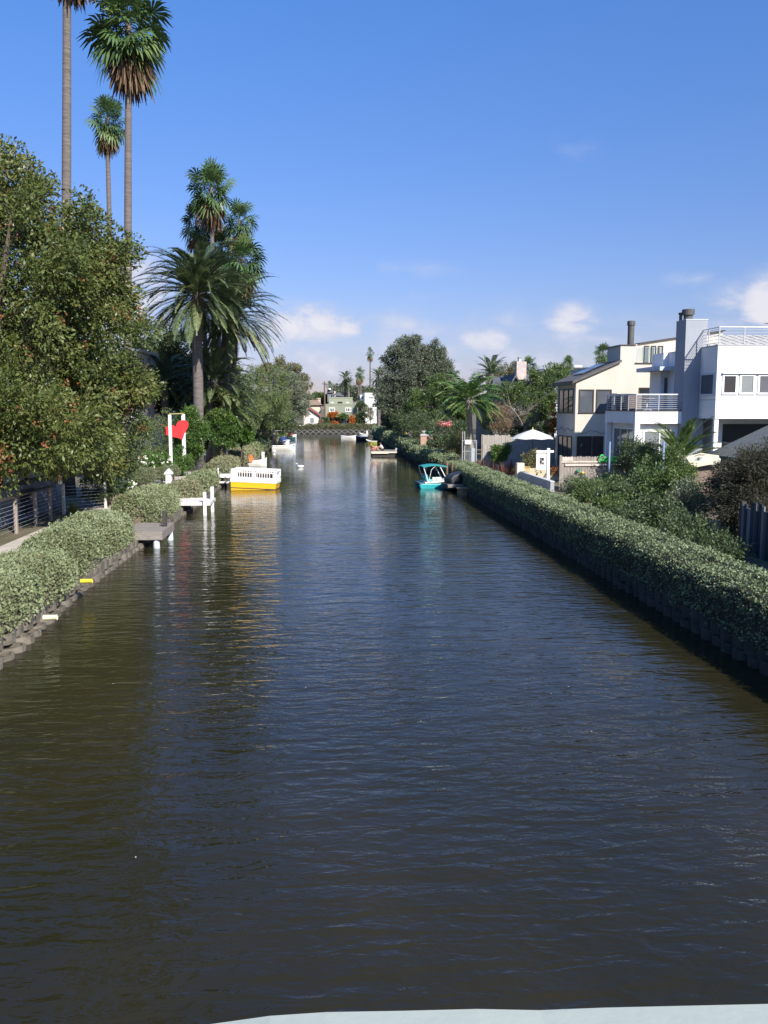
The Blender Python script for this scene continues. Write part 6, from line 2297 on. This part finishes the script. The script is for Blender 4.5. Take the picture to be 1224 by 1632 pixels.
for i, (px, Y, lab) in enumerate(((675, 84.8, 'left brick gate pillar, sunlit, with a pot on top'), (685, 87.0, 'right brick gate pillar, mostly shaded, with a green pot on top'))):
    r_ = thing('gate_pillar', lab, 'pillar', (X(px, Y), Y, GZ), pgp)
    x = X(px, Y)
    zt_ = Z(695, Y) if i == 0 else Z(696, Y)
    mb = MB()
    mb.box(x - .3, x + .3, Y - .25, Y + .35, GZ, zt_)
    mb.build('shaft', BRK, r_)
    mb = MB()
    mb.box(x - .36, x + .36, Y - .31, Y + .41, zt_, zt_ + .10).box(x - .28, x + .28, Y - .23, Y + .33, zt_ + .10, zt_ + .2)
    mb.build('cap', CONCRETE, r_)
    mb = MB()
    mb.lathe((x, Y + .05, zt_ + .2), [(.12, 0), (.2, .22), (.22, .3), (.16, .3)], 12)
    tag(mb.build('plant_pot', pm('green_glaze', (.03, .22, .12)) if i else CONCRETE, smooth=True), 'green plant pot on the shaded brick pillar' if i else 'grey plant pot on the sunlit brick pillar', 'pot')
bc_ = P(711, 676, 84.5)
bf = thing('flowering_vine', 'cluster of pink blossoms hanging in the dark tree', 'vine', (bc_.x, 84.5, GZ))
mb = MB()
mb.tube([(bc_.x + .3, 84.9, GZ), (bc_.x + .2, 84.8, 1.8), tuple(bc_)], [.05, .04, .02], 6)
mb.build('stems', BARK, bf)
pp = np.array(tuple(bc_)) + rng.normal(size=(260, 3)) * np.array([.30, .25, .12])
quadmesh('flowers', leafquads(pp, rng.normal(size=(260, 3)), .15, .8), rng.uniform(0, 1, 260), PINKF, bf)
YBN = 116
BN = thing('garden_bench', 'yellow orange slatted bench on the far right path', 'bench', (X(638, YBN), YBN, GZ))
xa, xb = X(628, YBN), X(649, YBN)
YO = pm('yellow_orange_paint', (.70, .38, .05), (.6, .32, .04), 4, .5)
zb = Z(690.5, YBN)
mb = MB()
for k in range(3):
    mb.box(xa, xb, YBN + .5, YBN + .55, zb - .12 - k * .16, zb - k * .16)
mb.build('backrest', YO, BN)
mb = MB()
mb.box(xa, xb, YBN, YBN + .48, zb - .55, zb - .49)
mb.build('seat', YO, BN)
for x in (xa + .1, xb - .1):
    for yy in (YBN + .05, YBN + .5):
        mb = MB()
        mb.box(x - .05, x + .05, yy - .05, yy + .05, GZ, zb - .55 if yy < YBN + .3 else zb + .1)
        mb.build('leg', YO, BN)
bush('spiky brown green plant near the wire gate', P(729, 708, 68), 1.0, 1.0, 4500, .18, BRONZE, aspect=.16)
bush('dark low bush behind the right hedge near the pillars', P(707, 706, 76), 1.5, .9, 6000, .12, MIX_D)

# eye board, brown fence near the cottage
EB = thing('painted_board', 'pointed cream board with a painted eye leaning above the brown fence', 'board', (X(1112, 38.6), 38.6, 2.3))
YE_ = 38.6
pts = [P(1093, 728, YE_), P(1118, 722, YE_), P(1146, 726, YE_), P(1146, 739, YE_), P(1128, 741, YE_), P(1110, 744.5, YE_), P(1101, 741, YE_)]
mb = MB()
mb.prism([(q.x, q.z) for q in pts], YE_, YE_ + .05)
mb.build('board', pm('cream_board', (.66, .60, .45)), EB)
mb = MB()
c = P(1113, 731.5, YE_)


def eyeshape(w, h, n=14):
    return [(c.x + w * math.cos(2 * math.pi * k / n), c.z + h * math.sin(2 * math.pi * k / n) * (1 - .5 * abs(math.cos(2 * math.pi * k / n)) ** 2) + .05 * math.cos(2 * math.pi * k / n)) for k in range(n)]


mb.prism(eyeshape(.20, .10), YE_ - .006, YE_ - .002, 'y', 0)
mb.prism([(c.x + .065 * math.cos(k * .45), c.z + .065 * math.sin(k * .45)) for k in range(14)], YE_ - .012, YE_ - .008, 'y', 1)
mb.tube([(c.x - .18, YE_ - .01, c.z + .13), (c.x, YE_ - .01, c.z + .2), (c.x + .28, YE_ - .01, c.z + .19)], .016, 6, 1)
mb.build('painted_eye', [pm('grey_green_paint', (.30, .34, .30), (.26, .30, .26), 5, .7), pm('dark_paint', (.08, .09, .08), (.06, .07, .06), 5, .7)], EB)
F3 = thing('board_fence', 'brown board fence below the painted eye board', 'fence', (X(1115, 39), 39, GZ))
mb = MB()
x = X(1084, 39)
while x < X(1150, 39):
    mb.box(x, x + .15, 39, 39.03, GZ, Z(743, 39) + random.uniform(-.02, .02))
    x += .158
mb.build('boards', pm('brown_board', (.25, .185, .15), (.17, .125, .10), 3, .85, .3, 20, (6, 6, .6)), F3)
mb = MB()
mb.box(X(1083, 39), X(1150, 39), 38.93, 38.997, Z(746.5, 39), Z(744, 39))
mb.build('rail', pm('brown_board', (.25, .185, .15)), F3)
bush('small orange red flowering plant under the painted board', P(1085, 752, 39.5), .3, .25, 500, .07, ORANGEF, k=14)

# a few pale leaves and petals adrift on the water
nn = 9
fx_ = rng.uniform(-4, 6, nn)
fy_ = rng.uniform(7.5, 26, nn)
cc_ = np.stack([fx_, fy_, np.full(nn, .006)], 1)
aa_ = rng.uniform(0, 6.28, nn)
dd_ = np.stack([np.cos(aa_), np.sin(aa_), 0 * aa_], 1) * .015
ss_ = np.stack([-np.sin(aa_), np.cos(aa_), 0 * aa_], 1) * .009
fl_ = quadmesh('floating_petals', np.stack([cc_ - dd_, cc_ + ss_, cc_ + dd_, cc_ - ss_], 1), rng.uniform(0, 1, nn), PETAL, None)
tag(fl_, 'tiny pale petals scattered on the dark foreground water', 'petals', kind='stuff')

# ------------------------------------------------------------------ right bank boats and dock
p = P(695, 779, 53.6)
PB = thing('pedal_boat', 'teal pedal boat with white deck and a teal canopy', 'boat', (p.x, 54.0, 0))
M = Matrix.Translation((p.x, 54.1, 0)) @ Matrix.Rotation(R(6), 4, 'Z')
L2 = 1.18
mb = MB()
for s in (-1, 1):
    prof = [(-L2, .20), (-L2 + .1, -.08), (L2 - .55, -.08), (L2 - .05, .16), (L2, .30), (-L2 + .1, .30)]
    mb.prism(prof, s * .58 - .21, s * .58 + .21)
mb.xf(M)
mb.build('float', TEAL, PB, bevel=.05)
mb = MB()
mb.prism([(-L2 + .35, .30), (L2 + .02, .42), (L2 + .02, .47), (L2 - .4, .50), (-.1, .42), (-L2 + .35, .40)], -.80, .80)
mb.xf(M)
mb.build('deck', BOATW, PB, bevel=.03)
mb = MB()
mb.box(-L2 - .02, -L2 + .4, -.78, .78, .24, .36).xf(M)
mb.build('stern', pm('dark_teal', (.03, .10, .12)), PB, bevel=.04)
for s in (-1, 1):
    mb = MB()
    vs = []
    mb.prism([(-.72, .42), (-.30, .42), (-.28, .54), (-.55, .56), (-.62, .86), (-.74, .86), (-.78, .6)], s * .36 - .25, s * .36 + .25)
    mb.xf(M)
    mb.build('seat', TEAL, PB, bevel=.06)
mb = MB()
mb.box(-.2, .35, -.12, .12, .44, .64).xf(M)
mb.build('pedal_box', BOATW, PB, bevel=.04)
mb = MB()
ct = 1.36
for s in (-.74, .74):
    mb.tube([(-.62, s, .40), (-.9, s, ct - .1), (-.82, s, ct)], .026, 8)
    mb.tube([(.62, s, .45), (.12, s, ct + .02)], .03, 8)
    mb.tube([(-.58, s, .40), (-.42, s, ct - .2), (-.2, s, ct)], .016, 6)
mb.xf(M)
mb.build('canopy_frame', WHITE, PB)
mb = MB()
vs, fs = [], []
n, k = 9, 7
for i in range(n):
    t = i / (n - 1)
    for j in range(k):
        u = j / (k - 1) * 2 - 1
        vs.append((-.95 + 1.55 * t, u * .82, ct + .02 + .11 * math.sin(math.pi * min(1, t * 1.05)) - .05 * u * u))
for i in range(n - 1):
    for j in range(k - 1):
        fs.append((i * k + j, (i + 1) * k + j, (i + 1) * k + j + 1, i * k + j + 1))
o_ = len(vs)
vs += [(x, y, z - .03) for (x, y, z) in vs]
fs += [tuple(o_ + q for q in reversed(f)) for f in fs]
for i in range(n - 1):
    for j in (0, k - 1):
        fs.append((i * k + j, (i + 1) * k + j, o_ + (i + 1) * k + j, o_ + i * k + j))
for j in range(k - 1):
    for i in (0, n - 1):
        fs.append((i * k + j, i * k + j + 1, o_ + i * k + j + 1, o_ + i * k + j))
mb.add(vs, fs).xf(M)
mb.build('canopy', pm('teal_canvas', (.03, .28, .26), (.025, .24, .23), 4, .7), PB)

dk2 = dock('low dark timber dock with two upright posts under the right hedge', 7.35, 9.0, 51.0, 54.6, .42, .16, WEATHERED_H,
           [(7.75, 54.2, -.5, 1.62, False), (8.1, 54.3, -.5, 1.55, False)], BROWNWOOD, planks=11, post_r=.075)
p = P(748, 778, 50.8)
MBT = thing('covered_boat', 'small dark boat under a black cover beside the right hedge', 'boat', (p.x, 52.4, 0))
M = Matrix.Translation((8.15, 52.0, 0)) @ Matrix.Rotation(R(20), 4, 'Z')
mb = MB()
mb.prism([(-.75, .45), (-.6, .43), (.8, .43), (.85, .95), (.45, 1.18), (-.1, 1.1), (-.6, .95), (-.8, .72)], -.5, .5).xf(M)
mb.build('cover', pm('black_cover', (.03, .033, .042), (.022, .025, .03), 4, .55, .3), MBT, bevel=.09)
mb = MB()
mb.prism([(.50, 1.20), (.62, 1.20), (.98, .92), (1.02, .46), (.90, .44), (.86, .9)], -.54, .5).xf(M)
mb.build('grey_flap', pm('grey_canvas', (.33, .35, .38), (.27, .29, .32), 4, .7), MBT, bevel=.03)
mb = MB()
mb.prism([(-.95, .44), (-.8, .12), (.8, .12), (.95, .44)], -.46, .46).xf(M)
mb.build('hull', pm('grey_hull', (.14, .15, .16), (.1, .11, .12), 4, .5), MBT)
mb = MB()
MC = Matrix.Translation((8.05, 49.2, 0)) @ Matrix.Rotation(R(25), 4, 'Z')
mb.box(-.30, .30, -.3, .3, -.12, .34, 0, MC).box(-.34, .34, -.34, .34, .34, .40, 0, MC).box(.32, .62, -.25, .25, -.1, .30, 0, MC)
tag(mb.build('timber_crate', pm('tan_timber', (.34, .24, .14), (.2, .14, .085), 5, .85, .4), bevel=.02), 'weathered tan timber crate floating below the right hedge', 'crate')  # weathered tan is the timber's own colour
